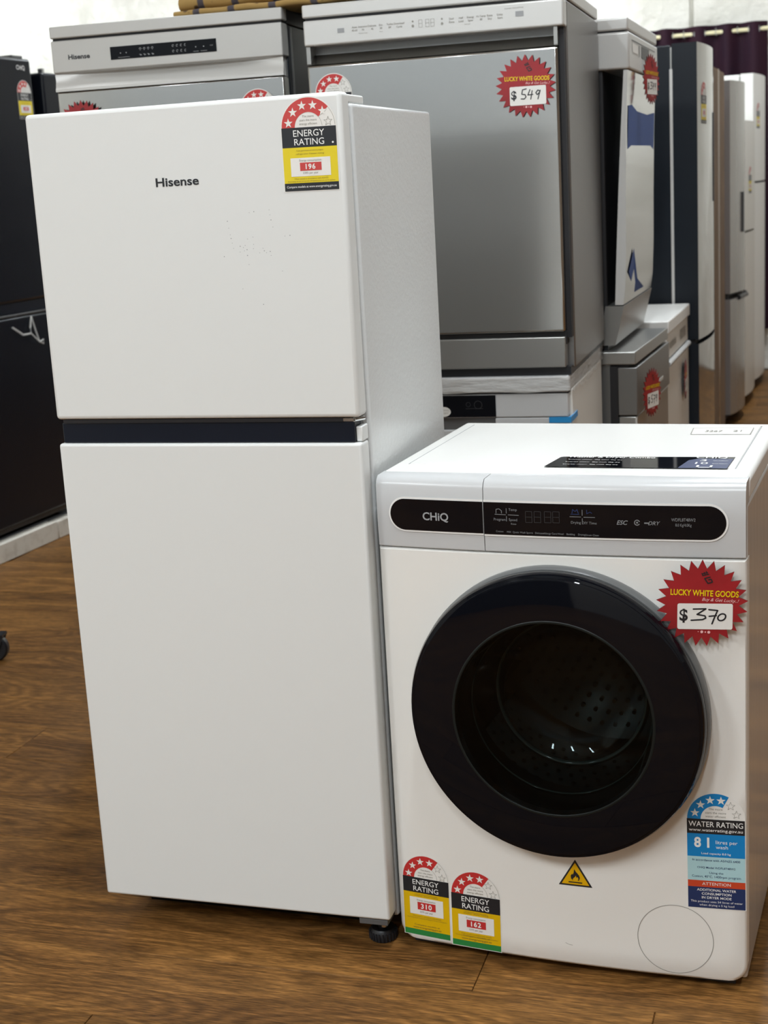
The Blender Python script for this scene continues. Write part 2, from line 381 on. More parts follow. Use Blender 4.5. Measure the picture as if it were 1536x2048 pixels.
struct(MB().box(XL-.2, XR+.2, YF-.2, YB+.2, CEIL, CEIL+.15).build('ceiling', 'ceiling'))
for i, (x, y, pw) in enumerate(TUBES):
    t = thing('ceiling_light', 'white twin fluorescent batten on the ceiling overhead', 'light', (x, y, CEIL-.075), 0, 'fluorescent battens on the ceiling')
    MB().box(-.07, .07, -.63, .63, .03, .074).build('housing', 'ceiling', t, bevel=.008)
    for sx in (-.035, .035): MB().tube([(sx, -.6, .012), (sx, .6, .012)], .013, 10).build('tube', 'lamp_tube', t)
    for sy in (-.61, .61): MB().box(-.06, .06, sy-.012, sy+.012, -.004, .034).build('end_cap', 'print_white', t, bevel=.004)
    L = bpy.data.lights.new('batten_light', 'AREA'); L.shape = 'RECTANGLE'; L.size = .12; L.size_y = 1.2; L.energy = pw; L.color = (.89, .955, 1)
    lo = bpy.data.objects.new('batten_light', L); COL.objects.link(lo); lo.parent = t; lo.location = (0, 0, -.008)

# ================================================================== LABELS
def energy_label(parent, x, z, value, kind='fridge', w_=.0893, surf=None, ang=0., low=0., stars=4.4, name='energy_label', lift=0.):
    """rating sticker: half-disc head with stars, heading band, coloured body. (x, z) is its lower left corner; low adds body height"""
    sf = surf
    if lift: sf = (lambda q, s0=(surf or (lambda a: 0.)): s0(q)-lift)
    xf = rot2(x, z, ang); W = w_; R = W/2; k = W/.0893; zb = (.0957*k+low); cx = R
    mk = lambda: MB(sf, xf)
    redm = 'red_f' if kind == 'fridge' else 'red'; yel = 'yellow_f' if kind == 'fridge' else 'yellow'
    b = mk(); e = .0012
    b.rect(-e, W+e, -e, zb, 0, 4); b.arc(cx, zb, 0, R+e, 0, 180, 0)
    lab = b.build(name, 'paper', parent, smooth=0)
    a1 = 180; a0 = 180-180*min(1, (stars+.35)/6.2)
    b = mk(); b.arc(cx, zb, R*.5, R*.985, a0, a1, 1); b.build('star_arc', redm, lab, smooth=0)
    for i in range(6):
        t = math.radians(168-31.2*i); rr = R*.745
        if i < stars: mk().star(cx+rr*math.cos(t), zb+rr*math.sin(t), R*.17, 90, 2).build('star', 'paper', lab, smooth=0)
    b = mk()
    for i in range(6):
        t = math.radians(168-31.2*i); rr = R*.745
        if i >= int(stars) and i < 6:
            px, pz = cx+rr*math.cos(t), zb+rr*math.sin(t)
            pp = [(px+(R*.16 if q % 2 == 0 else R*.065)*math.cos(math.radians(90+36*q)), pz+(R*.16 if q % 2 == 0 else R*.065)*math.sin(math.radians(90+36*q))) for q in range(11)]
            if i >= stars: b.stroke(pp, R*.012, 2, 4)
    b.arc(cx, zb, R*.97, R*.98, 2, a0, 1.5); b.arc(cx, zb, R*.5, R*.51, 2, a0, 1.5)
    for q, tx in enumerate(('The more', 'stars the more', 'energy efficient')): b.text(tx, cx, zb+R*(.33-.125*q), R*.075, layer=2)
    b.build('caption', 'print_grey', lab, smooth=0)
    b = mk(); b.rect(0, W, zb-.030*k, zb, 1, 4)
    b.build('heading_band', 'print_black', lab, smooth=0)
    if kind == 'fridge': mk().rect(0, W, 0, .012*k, 1, 4).build('foot_band', 'print_black', lab, smooth=0)
    b = mk(); y0 = .012*k if kind == 'fridge' else .011*k
    b.rect(0, W, y0, zb-.030*k, 1, 4); b.build('body_panel', yel, lab, smooth=0)
    if kind != 'fridge': b = mk(); b.rect(0, W, 0, y0, 1, 4); b.build('foot_band', 'green', lab, smooth=0)
    bx0, bx1, bz0, bz1 = .012*k, .0775*k, low+.022*k, low+.050*k
    if kind != 'fridge': bz0, bz1 = low*.9+.0245*k, low+.0565*k
    b = mk(); b.rect(bx0, bx1, bz0, bz1, 2, 3); b.build('figure_panel', 'paper', lab, smooth=0)
    rz0, rz1 = bz0+(bz1-bz0)*.30, bz0+(bz1-bz0)*.74
    b = mk(); b.rect(.0273*k, .0627*k, rz0, rz1, 3, 2); b.build('figure_bar', redm, lab, smooth=0)
    b = mk()
    b.text('ENERGY', cx*1.0, zb-.0135*k, .0098*k, width=.051*k, layer=3, bold=.004); b.text('RATING', cx*1.0, zb-.0265*k, .0098*k, width=.049*k, layer=3, bold=.004)
    if kind == 'fridge': b.text('Compare models at www.energyrating.gov.au', cx, .0048*k, .0034*k, width=.082*k, layer=3, bold=.006)
    b.text(value, cx, rz0+(rz1-rz0)*.2, (rz1-rz0)*.62, layer=4, bold=.03, space=1.15)
    if kind == 'fridge': b.disc(W-.006*k, zb-.0245*k, .0016*k, 3)
    b.build('heading_lettering', 'print_white', lab, smooth=0)
    b = mk(); b.text('Energy consumption', cx, bz1-(bz1-bz0)*.19, (bz1-bz0)*.11, width=.036*k, layer=4); b.text('kWh per year', cx, bz0+(bz1-bz0)*.13, (bz1-bz0)*.12, width=.025*k, layer=4)
    b.build('figure_lettering', 'print_grey', lab, smooth=0)
    b = mk()
    t1 = zb-.030*k
    gap = t1-bz1
    b.text('A joint government and industry program', cx, t1-gap*.36, .0022*k, width=.044*k, layer=3)
    b.text('refrigerator freezer rating' if kind == 'fridge' else 'washer dryer rating', cx, t1-gap*.68, .0022*k, width=.046*k, layer=3)
    b.text('When tested in accordance with AS/NZS', cx, bz0-.0045*k, .0021*k, width=.056*k, layer=3)
    b.text('Actual energy use and running costs will depend on how you use the appliance', cx, bz0-.0082*k, .0021*k, width=.078*k, layer=3)
    if low: b.text('www.energyrating.gov.au', cx, y0+.003*k, .0036*k, width=.055*k, layer=3, bold=.01); b.text('Compare models at', cx, y0+.0085*k, .003*k, width=.05*k, layer=3, bold=.006)
    b.build('small_print', 'print_brown', lab, smooth=0)
    return lab

def price_tag(label, loc, rz, price, tilt=0., group='starburst price tags'):
    """red starburst card, facing local -y, centred on its Empty"""
    t = thing('price_tag', label, 'price tag', loc, rz, group)
    t.rotation_euler = (0, tilt, rz)
    N = 25; R0, R1 = .0545, .0685
    pts = [((R1 if k % 2 == 0 else R0)*math.cos(2*PI*k/(2*N)+.06), (R1 if k % 2 == 0 else R0)*math.sin(2*PI*k/(2*N)+.06)) for k in range(2*N)]
    b = MB(); n = len(pts)
    b.add([(0, -.0011, 0), (0, .0011, 0)]+[(x, -.0011, z) for x, z in pts]+[(x, .0011, z) for x, z in pts],
          [(0, 2+k, 2+(k+1) % n) for k in range(n)]+[(1, 2+n+(k+1) % n, 2+n+k) for k in range(n)]+[(2+k, 2+n+k, 2+n+(k+1) % n, 2+(k+1) % n) for k in range(n)])
    b.m = [0]*n+[1]*(2*n)
    card = b.build('card', ['tag_red', 'tag_edge'], t, smooth=0)
    s8 = 1/8015.; sf = lambda x: -.0011
    P = lambda x, y: ((x-708)*s8, (650-y)*s8)
    b = MB(sf); b.rrect(*[P(415, 0)[0], P(1075, 0)[0], P(0, 980)[1], P(0, 652)[1]], .003, 1); b.build('price_box', 'paper', card, smooth=0)
    b = MB(sf, rot2(0, 0, -.035)); b.text('LUCKY WHITE GOODS', 0+P(732, 0)[0], P(0, 556)[1], 74*s8, width=812*s8, layer=1, bold=.02); b.build('shop_name', 'tag_yellow', card, smooth=0)
    b = MB(sf, rot2(0, 0, -.05)); b.text('Buy & Get Lucky..!', P(925, 0)[0], P(0, 616)[1], 40*s8, width=440*s8, layer=1, shear=.35, bold=.004)
    for x, r in ((685, 6), (728, 18), (770, 9), (812, 18)): b.disc(*P(x, 1012), r*s8, 1)
    b.build('slogan', 'pink', card, smooth=0)
    b = MB(sf)                                               # emblem: squared G below three prongs, leaning
    g = lambda q: [P(x, y) for x, y in q]
    b.stroke(g([(800, 318), (735, 335), (775, 398), (828, 380), (812, 345), (782, 352)]), 15*s8, 1, 4)
    b.stroke(g([(705, 280), (770, 258)]), 12*s8, 1, 4); b.stroke(g([(712, 300), (785, 280)]), 12*s8, 1, 4)
    for x in (700, 728, 752): b.stroke(g([(x, 270-(x-700)*.5), (x+14, 300-(x-700)*.4)]), 11*s8, 1.4, 4)
    b.build('emblem', 'print_black', card, smooth=0)
    b = MB(sf)
    b.text('$', P(490, 0)[0], P(0, 868)[1], 145*s8, layer=2, bold=.025, width=100*s8)
    w7 = 19*s8
    glyph = {'3': [[(0, 5), (150, 0), (45, 72), (140, 90), (150, 118), (110, 138), (-25, 148)]],
             '7': [[(0, 10), (105, 20), (75, 90), (40, 190)], [(5, 95), (90, 85)]],
             '0': [[(50+46*math.cos(a)+12*math.sin(a), 105-44*math.sin(a)) for a in [2*PI*q/14 for q in range(15)]]],
             '5': [[(110, -18), (40, -5), (25, 70), (85, 80), (100, 120), (70, 155), (10, 150)]],
             '4': [[(50, 0), (10, 90), (100, 85)], [(90, 20), (60, 165)]],
             '9': [[(95, 40), (60, 15), (20, 60), (45, 95), (90, 55), (100, 20), (55, 170)]]}
    xs = {'370': (605, 790, 895), '549': (610, 735, 870), '499': (610, 740, 880), '399': (605, 760, 890), '579': (610, 760, 880)}[price]
    for ch, x in zip(price, xs):
        for st in glyph[ch]: b.stroke([P(x+a, 718+c) for a, c in st], w7, 2, 6)
    b.build('price_figures', 'print_black', card, smooth=0)
    return t

# ================================================================== WHITE TOP-MOUNT REFRIGERATOR
FW, FZ0, FZ1, E1, E2 = .5474, .0637, 1.455, .950, .9084
fr = thing('refrigerator', 'tall white two-door fridge with energy sticker on its freezer door, standing in front', 'refrigerator', (-1.3953, 2.0926, 0), .0615)
CY0, CY1, CZ = .0485, .527, 1.439
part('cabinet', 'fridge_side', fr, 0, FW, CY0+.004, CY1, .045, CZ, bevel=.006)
part('door_gasket', 'grey_bezel', fr, .012, FW-.012, CY0-.009, CY0+.005, .075, CZ-.005)
ud = part('freezer_door', 'fridge_white', fr, 0, FW, 0, CY0-.008, E1, FZ1, bevel=.007, seg=4)
ldr = part('fridge_door', 'fridge_white', fr, 0, FW, 0, CY0-.008, FZ0, E2, bevel=.005, seg=4)
part('handle_recess_band', 'black_strip', fr, .0075, FW-.012, .006, CY0-.006, E2+.0005, E1-.006, bevel=.002)
part('band_end_post', 'fridge_white', fr, FW-.0118, FW-.001, .012, CY0-.006, E2+.001, E1-.016, bevel=.002)
part('door_sill_trim', 'black_plastic', fr, .012, FW-.03, .003, CY0-.008, E1-.0065, E1-.0005)
h = part('middle_hinge', 'chrome', fr, FW-.04, FW-.012, .004, .016, E1-.0062, E1-.0012)
MB().tube([(FW-.012, .006, E1-.004), (FW-.003, .03, E1-.005)], .0035).build('hinge_pin', 'chrome', fr)
hc = MB().box(FW-.065, FW-.006, .042, .135, CZ, CZ+.014).build('top_hinge_cover', 'fridge_white', fr, bevel=.003)
for x, yf in ((.02, .42), (FW-.032, .055)):
    f = MB(); prof = [(.0, .0), (.022, 0), (.024, .004), (.024, .016), (.02, .022), (.009, .022), (.009, .05), (0, .05)]
    f.vlathe(prof[1:-1], x, yf, 40)
    fo = f.build('levelling_foot', 'black_plastic', fr)
    g = MB()
    for q in range(24):
        a = 2*PI*q/24; g.box(x+.0245*math.cos(a)-.0012, x+.0245*math.cos(a)+.0012, yf+.0245*math.sin(a)-.0012, yf+.0245*math.sin(a)+.0012, .003, .017)
    g.build('grip_ribs', 'black_plastic', fo)
MB().box(FW-.058, FW-.006, .004, .05, .052, .062).build('bottom_hinge_bracket', 'rubber', fr, bevel=.001)
MB().tube([(FW-.018, .02, .058), (FW-.018, .02, .042)], .005).build('bottom_hinge_screw', 'chrome', fr)
part('shade_slab', 'shade_black', fr, .045, FW-.065, .085, CY1-.09, .012, .047)  # black slab added as the shade under the fridge
part('rear_foot', 'black_plastic', fr, .03, FW-.03, CY1-.08, CY1-.03, 0, .046)
b = MB(lambda x: -.0002); b.text('Hisense', .264, 1.3285, .0133, width=.0752, layer=0, bold=.022); b.build('maker_name', 'print_black', ud, smooth=0)
energy_label(fr, .4472, 1.3095, '196', 'fridge', .0893, ang=-.006, stars=4.45)
b = MB(lambda x: 0.0002)
sp = [(743, 436), (746, 494), (751, 551), (753, 583), (757, 622), (762, 667), (673, 729), (812, 703), (862, 652), (873, 689), (928, 685), (935, 650), (870, 738), (975, 725), (1008, 690), (1016, 712), (1032, 729), (1066, 757), (1064, 722), (1103, 376), (1104, 418), (1107, 461), (1115, 521), (1203, 606), (1245, 604), (1143, 895), (790, 1017), (945, 1163), (890, 600), (937, 588), (975, 378), (935, 383), (845, 668), (820, 655), (872, 815), (850, 697)]
for k, (u, v) in enumerate(sp):
    px, py = 280+u/4.267, 340+v/4.267
    b.disc(.3474+(px-457)*.000868+.00006*(py-437), 1.2728-(py-437)*.000793+(px-457)*.00004, .0006 if k % 3 else .0009, 0, 6)
so = b.build('tape_specks', 'print_mid', ud, smooth=0); so['kind'] = 'stuff'

# ================================================================== WASHING MACHINE
WW, WD, BOW = .595, .507, .015
wsurf = lambda x: -BOW*(1-((x-WW/2)/(WW/2))**2)
wm = thing('washing_machine', 'white front-load washer dryer with big round black glass door', 'washing machine', (-.8421, 2.1585, 0), 0)
DX, DZ, DR = .300, .471, .239
ZP, ZB = .730, .018
MB().box(.004, WW-.004, .10, WD, .03, .055).box(.003, .02, .02, WD, .02, .825).box(.02, WW-.02, WD-.015, WD, .02, .825).box(.02, WW-.02, .03, WD-.015, .80, .825).build('cabinet', 'washer_white', wm)
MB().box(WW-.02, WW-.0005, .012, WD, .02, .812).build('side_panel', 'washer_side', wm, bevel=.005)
# bowed front sheet with a round opening
def rounded_loop():
    pts = []; r = .028
    def seg(a, b, n):
        for q in range(n): pts.append((a[0]+(b[0]-a[0])*q/n, a[1]+(b[1]-a[1])*q/n))
    x0, x1, z0, z1 = .0, WW, ZB, ZP-.0012
    seg((x0+r, z0), (x1-r, z0), 24)
    for q in range(6): t = math.radians(-90+15*q); pts.append((x1-r+r*math.cos(t), z0+r+r*math.sin(t)))
    seg((x1, z0+r), (x1, z1), 24); seg((x1, z1), (x0, z1), 26); seg((x0, z1), (x0, z0+r), 24)
    for q in range(6): t = math.radians(180+15*q); pts.append((x0+r+r*math.cos(t), z0+r+r*math.sin(t)))
    return pts
lp = rounded_loop(); n = len(lp); HR = .205
vs_ = []; fs = []; rings = []
fr_ = [0, .15, .35, .6, .85, .975]
b = MB()
for k, t in enumerate(fr_+['e1', 'e2']):
    for (x, z) in lp:
        d = math.hypot(x-DX, z-DZ); ix, iz = DX+(x-DX)/d*HR, DZ+(z-DZ)/d*HR
        tt = t if not isinstance(t, str) else {'e1': .995, 'e2': 1.}[t]
        px, pz = ix+(x-ix)*tt, iz+(z-iz)*tt
        y = wsurf(px)+(.0 if tt < .98 else (.003 if t == 'e1' else .010))
        vs_.append((px, y, pz))
for (x, z) in lp: vs_.append((x, .03, z))
for (x, z) in lp:
    d = math.hypot(x-DX, z-DZ); vs_.append((DX+(x-DX)/d*HR, .05, DZ+(z-DZ)/d*HR))
for r in range(8):
    for i in range(n): j = (i+1) % n; fs.append((r*n+i, r*n+j, (r+1)*n+j, (r+1)*n+i))
for i in range(n): j = (i+1) % n; fs.append((9*n+i, 9*n+j, j, i))
b.add(vs_, fs); fp = b.build('front_panel', 'washer_white', wm, smooth=50)
# control fascia (bowed) with drawer front on the left
def fascia(x0, x1, nx, name, m, z0=ZP+.0008, z1=.8475):
    prof = [(.030, z0), (.002, z0), (0, z0+.002), (-.0012, z0+.03), (-.0018, (z0+z1)/2), (-.0005, z1-.014), (.003, z1-.006), (.010, z1), (.045, z1+.0006), (.045, z1-.02)]
    vs_ = []; fs = []
    for i in range(nx+1):
        x = x0+(x1-x0)*i/nx
        e = min(x-x0+.0, x1-x)
        for y, z in prof: vs_.append((x, wsurf(x)+y if y < .04 else y, z))
    k = len(prof)
    for i in range(nx):
        for q in range(k-1): fs.append((i*k+q, (i+1)*k+q, (i+1)*k+q+1, i*k+q+1))
    fs.append(tuple(range(k))); fs.append(tuple(range(nx*k+k-1, nx*k-1, -1)))
    return MB().add(vs_, fs).build(name, m, wm, smooth=40)
drw = fascia(.0015, .1868, 8, 'drawer_front', 'washer_plastic')
fas = fascia(.1880, WW-.0015, 16, 'control_fascia', 'washer_plastic')
fsurf = lambda x: wsurf(x)-.0021
def capsule(parent, x0, x1, z0, z1, left, right, name, m, layer, sf, thick=0):
    r = (z1-z0)/2; zc = (z0+z1)/2; b = MB(sf); nx = 22; vs2 = []; fs = []
    xs = [x0+(x1-x0)*i/nx for i in range(nx+1)]
    if left: xs = [x0+r*(1-math.cos(PI/2*i/10)) for i in range(10)]+[x0+r+(x1-x0-r)*i/nx for i in range(nx+1)]
    if right: xs = [x0+(x1-r-x0)*i/nx for i in range(nx)]+[x1-r+r*math.sin(PI/2*i/10) for i in range(11)]
    for i, x in enumerate(xs):
        hh = r
        if left and x < x0+r: hh = math.sqrt(max(0, r*r-(x0+r-x)**2))
        if right and x > x1-r: hh = math.sqrt(max(0, r*r-(x-x1+r)**2))
        vs2 += [(x, zc-hh), (x, zc+hh)]
        if i: fs.append((2*i-2, 2*i, 2*i+1, 2*i-1))
    b.flat(vs2, fs, layer); return b.build(name, m, parent, smooth=0)
capsule(drw, .0235, .1868, .7585, .8165, True, False, 'strip_rim', 'print_white', 1, fsurf)
capsule(fas, .1880, .5685, .7575, .8165, False, True, 'strip_rim', 'print_white', 1, fsurf)
s1 = capsule(drw, .0262, .1866, .7613, .8130, True, False, 'display_strip', 'black_gloss', 3, fsurf)
s2 = capsule(fas, .1882, .5655, .7605, .8130, False, True, 'display_strip', 'black_gloss', 3, fsurf)
b = MB(fsurf); b.text('CHiQ', .1058, .7795, .0128, width=.0445, layer=5, bold=.02); b.build('maker_name', 'print_mid', drw, smooth=0)
b = MB(fsurf)
def wl(px, py): return (.1866+(px-969)*.000783, .8130-(py-1003.5-.0188*(px-969))*.000800)
for tx, px, py, hh in (('Temp', 1033, 1021, 5), ('Program', 1005, 1041, 5), ('Speed', 1033, 1041.5, 5), ('Rinse', 1034, 1049, 3.5), ('Drying', 1162, 1045.5, 5), ('DIY Time', 1189, 1046.5, 5),
                       ('Cotton', 1004, 1064.5, 3.6), ('MIX', 1024, 1065.5, 3.6), ('Quick Wash', 1045, 1066, 3.6), ('Sports', 1067, 1066.5, 3.6), ('Delicate', 1087, 1067, 3.6), ('Allergy Care', 1109, 1067.5, 3.6), ('Wool', 1130, 1068, 3.6), ('Bedding', 1151, 1068.5, 3.6), ('Drying', 1173, 1069, 3.6), ('Drum Clean', 1194, 1070, 3.6)):
    b.text(tx, *wl(px, py), hh*.00082, layer=5)
for (a, c) in (((995, 1028), (1018, 1029)), ((1023, 1029), (1045, 1030)), ((1019.5, 1016), (1019.5, 1026)), ((1019.5, 1032), (1019.5, 1042)), ((1150, 1031.5), (1172, 1032)), ((1178, 1032.5), (1200, 1033)), ((1175, 1018), (1175, 1029)), ((1175, 1035), (1175, 1046))):
    b.stroke([wl(*a), wl(*c)], .0009, 5, 4)
b.text('ESC', *wl(1254, 1047), .0068, layer=5, shear=.3, bold=.02); b.text('DRY', *wl(1316, 1048), .0060, layer=5, shear=.3, bold=.01)
b.text('WDFL8T48W2', *wl(1372, 1041), .0050, width=.036, layer=5); b.text('8.0 Kg/4.0Kg', *wl(1372, 1051), .0045, width=.024, layer=5)
cxx, czz = wl(1283, 1043); b.arc(cxx, czz, .0032, .0046, 20, 330, 5); b.disc(cxx, czz, .0016, 5)
cxx, czz = wl(1302, 1044); b.rect(cxx-.004, cxx+.004, czz-.001, czz+.001, 5)
px, pz = wl(1003, 1022); b.stroke([(px-.004, pz-.003), (px-.004, pz+.003), (px+.001, pz+.004), (px+.005, pz+.001), (px+.005, pz-.003)], .001, 5, 4)
b.build('panel_print', 'print_dim', fas, smooth=0)
b = MB(fsurf); px, pz = wl(1161, 1021); b.stroke([(px-.005, pz-.003), (px-.004, pz+.003), (px, pz), (px+.003, pz+.003), (px+.005, pz-.003)], .0012, 5, 4)
b.stroke([(px-.007, pz-.0045), (px+.006, pz-.0045)], .001, 5, 4)
px, pz = wl(1188, 1022); b.stroke([(px-.003, pz+.003), (px-.003, pz-.003), (px+.002, pz), (px+.005, pz-.002)], .001, 5, 4)
b.build('blue_icons', 'navy', fas, smooth=0)
b = MB(fsurf)                                               # unlit seven-segment clock
for q, dx in enumerate((1066, 1084, 1105, 1122)):
    x, z = wl(dx, 1033); wd_, hd = .0052, .0088
    for (a, c) in (((-1, 1), (1, 1)), ((-1, 0), (1, 0)), ((-1, -1), (1, -1)), ((-1, 1), (-1, 0)), ((1, 1), (1, 0)), ((-1, 0), (-1, -1)), ((1, 0), (1, -1))):
        b.stroke([(x+a[0]*wd_, z+a[1]*hd), (x+c[0]*wd_, z+c[1]*hd)], .0009, 5, 4)
b.build('clock_segments', 'print_faint', fas, smooth=0)
# lid
MB().box(.0, WW, .036, WD, .812, .8495).build('lid', 'washer_lid', wm, bevel=.008, seg=3)
MB().box(.028, WW-.03, .098, WD-.030, .8493, .8507).build('lid_inset', 'washer_lid', wm, bevel=.0008, seg=1)
g = MB()
for a in ((.0255, .0275, .095, WD-.0275), (WW-.0295, WW-.0275, .095, WD-.0275), (.0255, WW-.0275, WD-.0295, WD-.0275)): g.box(a[0], a[1], a[2], a[3], .8494, .8499)
g.build('inset_groove', 'print_mid', wm)
st = MB()                                                    # black sticker lying on the lid
def top2(pts, z): return [(x, y, z) for x, y in pts]
st.add(top2([(.263, .083), (.555, .088), (.556, .183), (.277, .168), (.272, .164)], .8512), [(0, 1, 2, 3, 4)])
stk = st.build('lid_sticker', 'black_gloss', wm, smooth=0)
MB().add(top2([(.478, .087), (.554, .088), (.555, .166), (.500, .165), (.486, .150)], .8515), [(0, 1, 2, 3, 4)]).build('sticker_blue_field', 'navy', stk, smooth=0)
b = MB()
def toptext(t, x, y, hh, wd_):
    vs2, f2 = text_geo(t, 0, .01); xs = [v[0] for v in vs2]; x0, x1 = min(xs), max(xs)
    b.add([(x+(v[0]-x0)*wd_/(x1-x0), y+v[1]*hh/.7, .8518) for v in vs2], f2)
toptext('Washer & Dryer Combo', .285, .160, .012, .145); toptext('CHiQ', .495, .168, .012, .05)
toptext('3', .505, .143, .014, .01); toptext('10', .500, .120, .014, .02); toptext('YEARS WARRANTY', .525, .145, .004, .024); toptext('MOTOR WARRANTY', .527, .122, .004, .024)
for q in range(3): toptext('Inverter motor  8kg wash 4kg dry', .29, .142-.02*q, .004, .09)
for a in ((.505, .53, .092, .096), (.505, .509, .092, .110), (.526, .53, .092, .110)): b.add([(a[0], a[2], .8518), (a[1], a[2], .8518), (a[1], a[3], .8518), (a[0], a[3], .8518)], [(0, 1, 2, 3)])
b.build('sticker_lettering', 'print_white', stk, smooth=0)
pap = MB().add(top2([(.454, .383), (.556, .388), (.555, .452), (.450, .444)], .8512), [(0, 1, 2, 3)]).build('paper_slip', 'paper', wm, smooth=0)
b = MB(); toptext('3267', .475, .408, .016, .03); toptext('21', .523, .412, .016, .015)
for a in (((.454, .383), (.556, .388)), ((.556, .388), (.555, .452)), ((.555, .452), (.450, .444)), ((.450, .444), (.454, .383))):
    (xa, ya), (xb, yb) = a; L = math.hypot(xb-xa, yb-ya); nx, ny = -(yb-ya)/L*.0008, (xb-xa)/L*.0008
    b.add([(xa-nx, ya-ny, .8518), (xb-nx, yb-ny, .8518), (xb+nx, yb+ny, .8518), (xa+nx, ya+ny, .8518)], [(0, 1, 2, 3)])
b.build('slip_lettering', 'print_grey', pap, smooth=0)
# door
dr = MB().lathe([(.205, .0), (.238, .0), (.2425, -.010), (.2425, -.026), (.239, -.031), (.205, -.031)], DX, DZ, 96).build('door', 'grey_bezel', wm, smooth=40)
MB().lathe([(.225, -.028), (.2365, -.031), (.2395, -.040), (.2395, -.050), (.2365, -.0565), (.2325, -.0575), (.2315, -.0590), (.2285, -.0598), (.163, -.0625)], DX, DZ, 128).build('glass_rim', 'black_gloss', dr, smooth=25)
MB().lathe([(.163, -.0625), (.12, -.0645), (.07, -.0658), (.02, -.0663), (.0005, -.0663)], DX, DZ, 64, cap=True).build('glass', 'glass', dr, smooth=60)
MB().lathe([(.1650, -.0622), (.1640, -.0631), (.1610, -.0631), (.1600, -.0622)], DX, DZ, 96).build('window_ring', 'dark_ring', dr, smooth=60)
MB().lathe([(.158, -.050), (.150, .0), (.138, .05), (.118, .085), (.07, .095), (.0005, .096)], DX, DZ, 64).build('glass_bowl', 'bowl_glass', dr, smooth=60)
MB().lathe([(.128+.0045*math.cos(2*PI*q/10), .072+.0045*math.sin(2*PI*q/10)) for q in range(11)], DX, DZ, 72).build('bowl_edge', 'glass_edge', dr, smooth=60)
MB().lathe([(.152+.003*math.cos(2*PI*q/10), .0+.003*math.sin(2*PI*q/10)) for q in range(11)], DX, DZ, 72).build('bowl_flange', 'glass_edge', dr, smooth=60)
MB().lathe([(.2045, .02), (.198, .045), (.180, .055), (.172, .075), (.185, .09)], DX, DZ, 64).build('door_seal', 'rubber', wm, smooth=60)
drum = MB().lathe([(.188, .085), (.232, .095), (.238, .12), (.238, .40), (.22, .42), (.0005, .43)], DX, DZ, 72).build('drum', 'chrome', wm, smooth=40)
b = MB()
for ri in range(1, 9):
    rr = .024*ri
    for q in range(6*ri):
        a = 2*PI*q/(6*ri); b.add([(DX+rr*math.cos(a)+.0045*math.cos(t), .4185-(.0 if rr < .2 else .002), DZ+rr*math.sin(a)+.0045*math.sin(t)) for t in [2*PI*s_/6 for s_ in range(6)]], [tuple(range(6))])
for yy in range(8):
    for q in range(60):
        a = 2*PI*(q+.5*(yy % 2))/60; y = .14+.03*yy; R_ = .2365
        ex = (-math.sin(a), 0, math.cos(a)); b.add([(DX+R_*math.cos(a)+.0045*math.cos(t)*ex[0], y+.0045*math.sin(t), DZ+R_*math.sin(a)+.0045*math.cos(t)*ex[2]) for t in [2*PI*s_/6 for s_ in range(6)]], [tuple(range(6))])
pf = b.build('perforations', 'gap', drum, smooth=0); pf['kind'] = 'stuff'
for q in range(3):
    a = math.radians(-35+120*q); ca_, sa_ = math.cos(a), math.sin(a)
    pr = [(.238, -.045), (.185, -.012), (.185, .012), (.238, .045)]
    MB().add([(DX+r*ca_-t*sa_, y, DZ+r*sa_+t*ca_) for y in (.12, .40) for r, t in pr], [(0, 1, 5, 4), (1, 2, 6, 5), (2, 3, 7, 6), (0, 3, 2, 1), (4, 5, 6, 7)]).build('lifter', 'rubber', drum, smooth=30)
# filter cover: disc with a fine groove
b = MB(lambda x: wsurf(x)-.0001); b.arc(.482, .087, .0602, .0612, 0, 360, 0, 72); fc = b.build('filter_cover', 'print_grey', wm, smooth=0)
b = MB(wsurf); b.stroke([(.300, .058), (.306, .0555), (.312, .055)], .0006, 0, 4); b.build('scuff_mark', 'print_grey', fp, smooth=0)
# warning triangle
b = MB(wsurf); b.poly([(.2915, .1638), (.3481, .1638), (.3200, .2115)], 0); tri = b.build('warning_label', 'print_black', wm, smooth=0)
b = MB(wsurf); b.poly([(.2965, .1668), (.3431, .1668), (.3199, .2060)], 1); b.build('warning_field', 'warn_yellow', tri, smooth=0)
b = MB(wsurf); fx, fz = .3199, .1735
fl_ = [(-.004, 0), (-.0072, .004), (-.0076, .009), (-.005, .0125), (-.0042, .0105), (-.0025, .0145), (-.0015, .021), (.001, .0165), (.003, .0145), (.0062, .0105), (.0078, .006), (.0066, .002), (.004, 0), (.0052, .004), (.004, .0075), (.002, .0055), (.0012, .010), (-.001, .0065), (-.003, .005), (-.0044, .003)]
vv = [(fx+a, fz+c) for a, c in fl_]
b.poly(vv, 2); b.rect(fx-.0115, fx+.0115, fz-.0038, fz-.0018, 2); b.build('flame_symbol', 'print_black', tri, smooth=0)
energy_label(wm, .0085, .0292, '310', 'washer', .0855, surf=wsurf, ang=-.012, low=.018, stars=3.95, name='energy_label')
energy_label(wm, .0985, .0235, '162', 'washer', .0880, surf=wsurf, ang=-.012, low=.004, stars=3.95, name='energy_label')
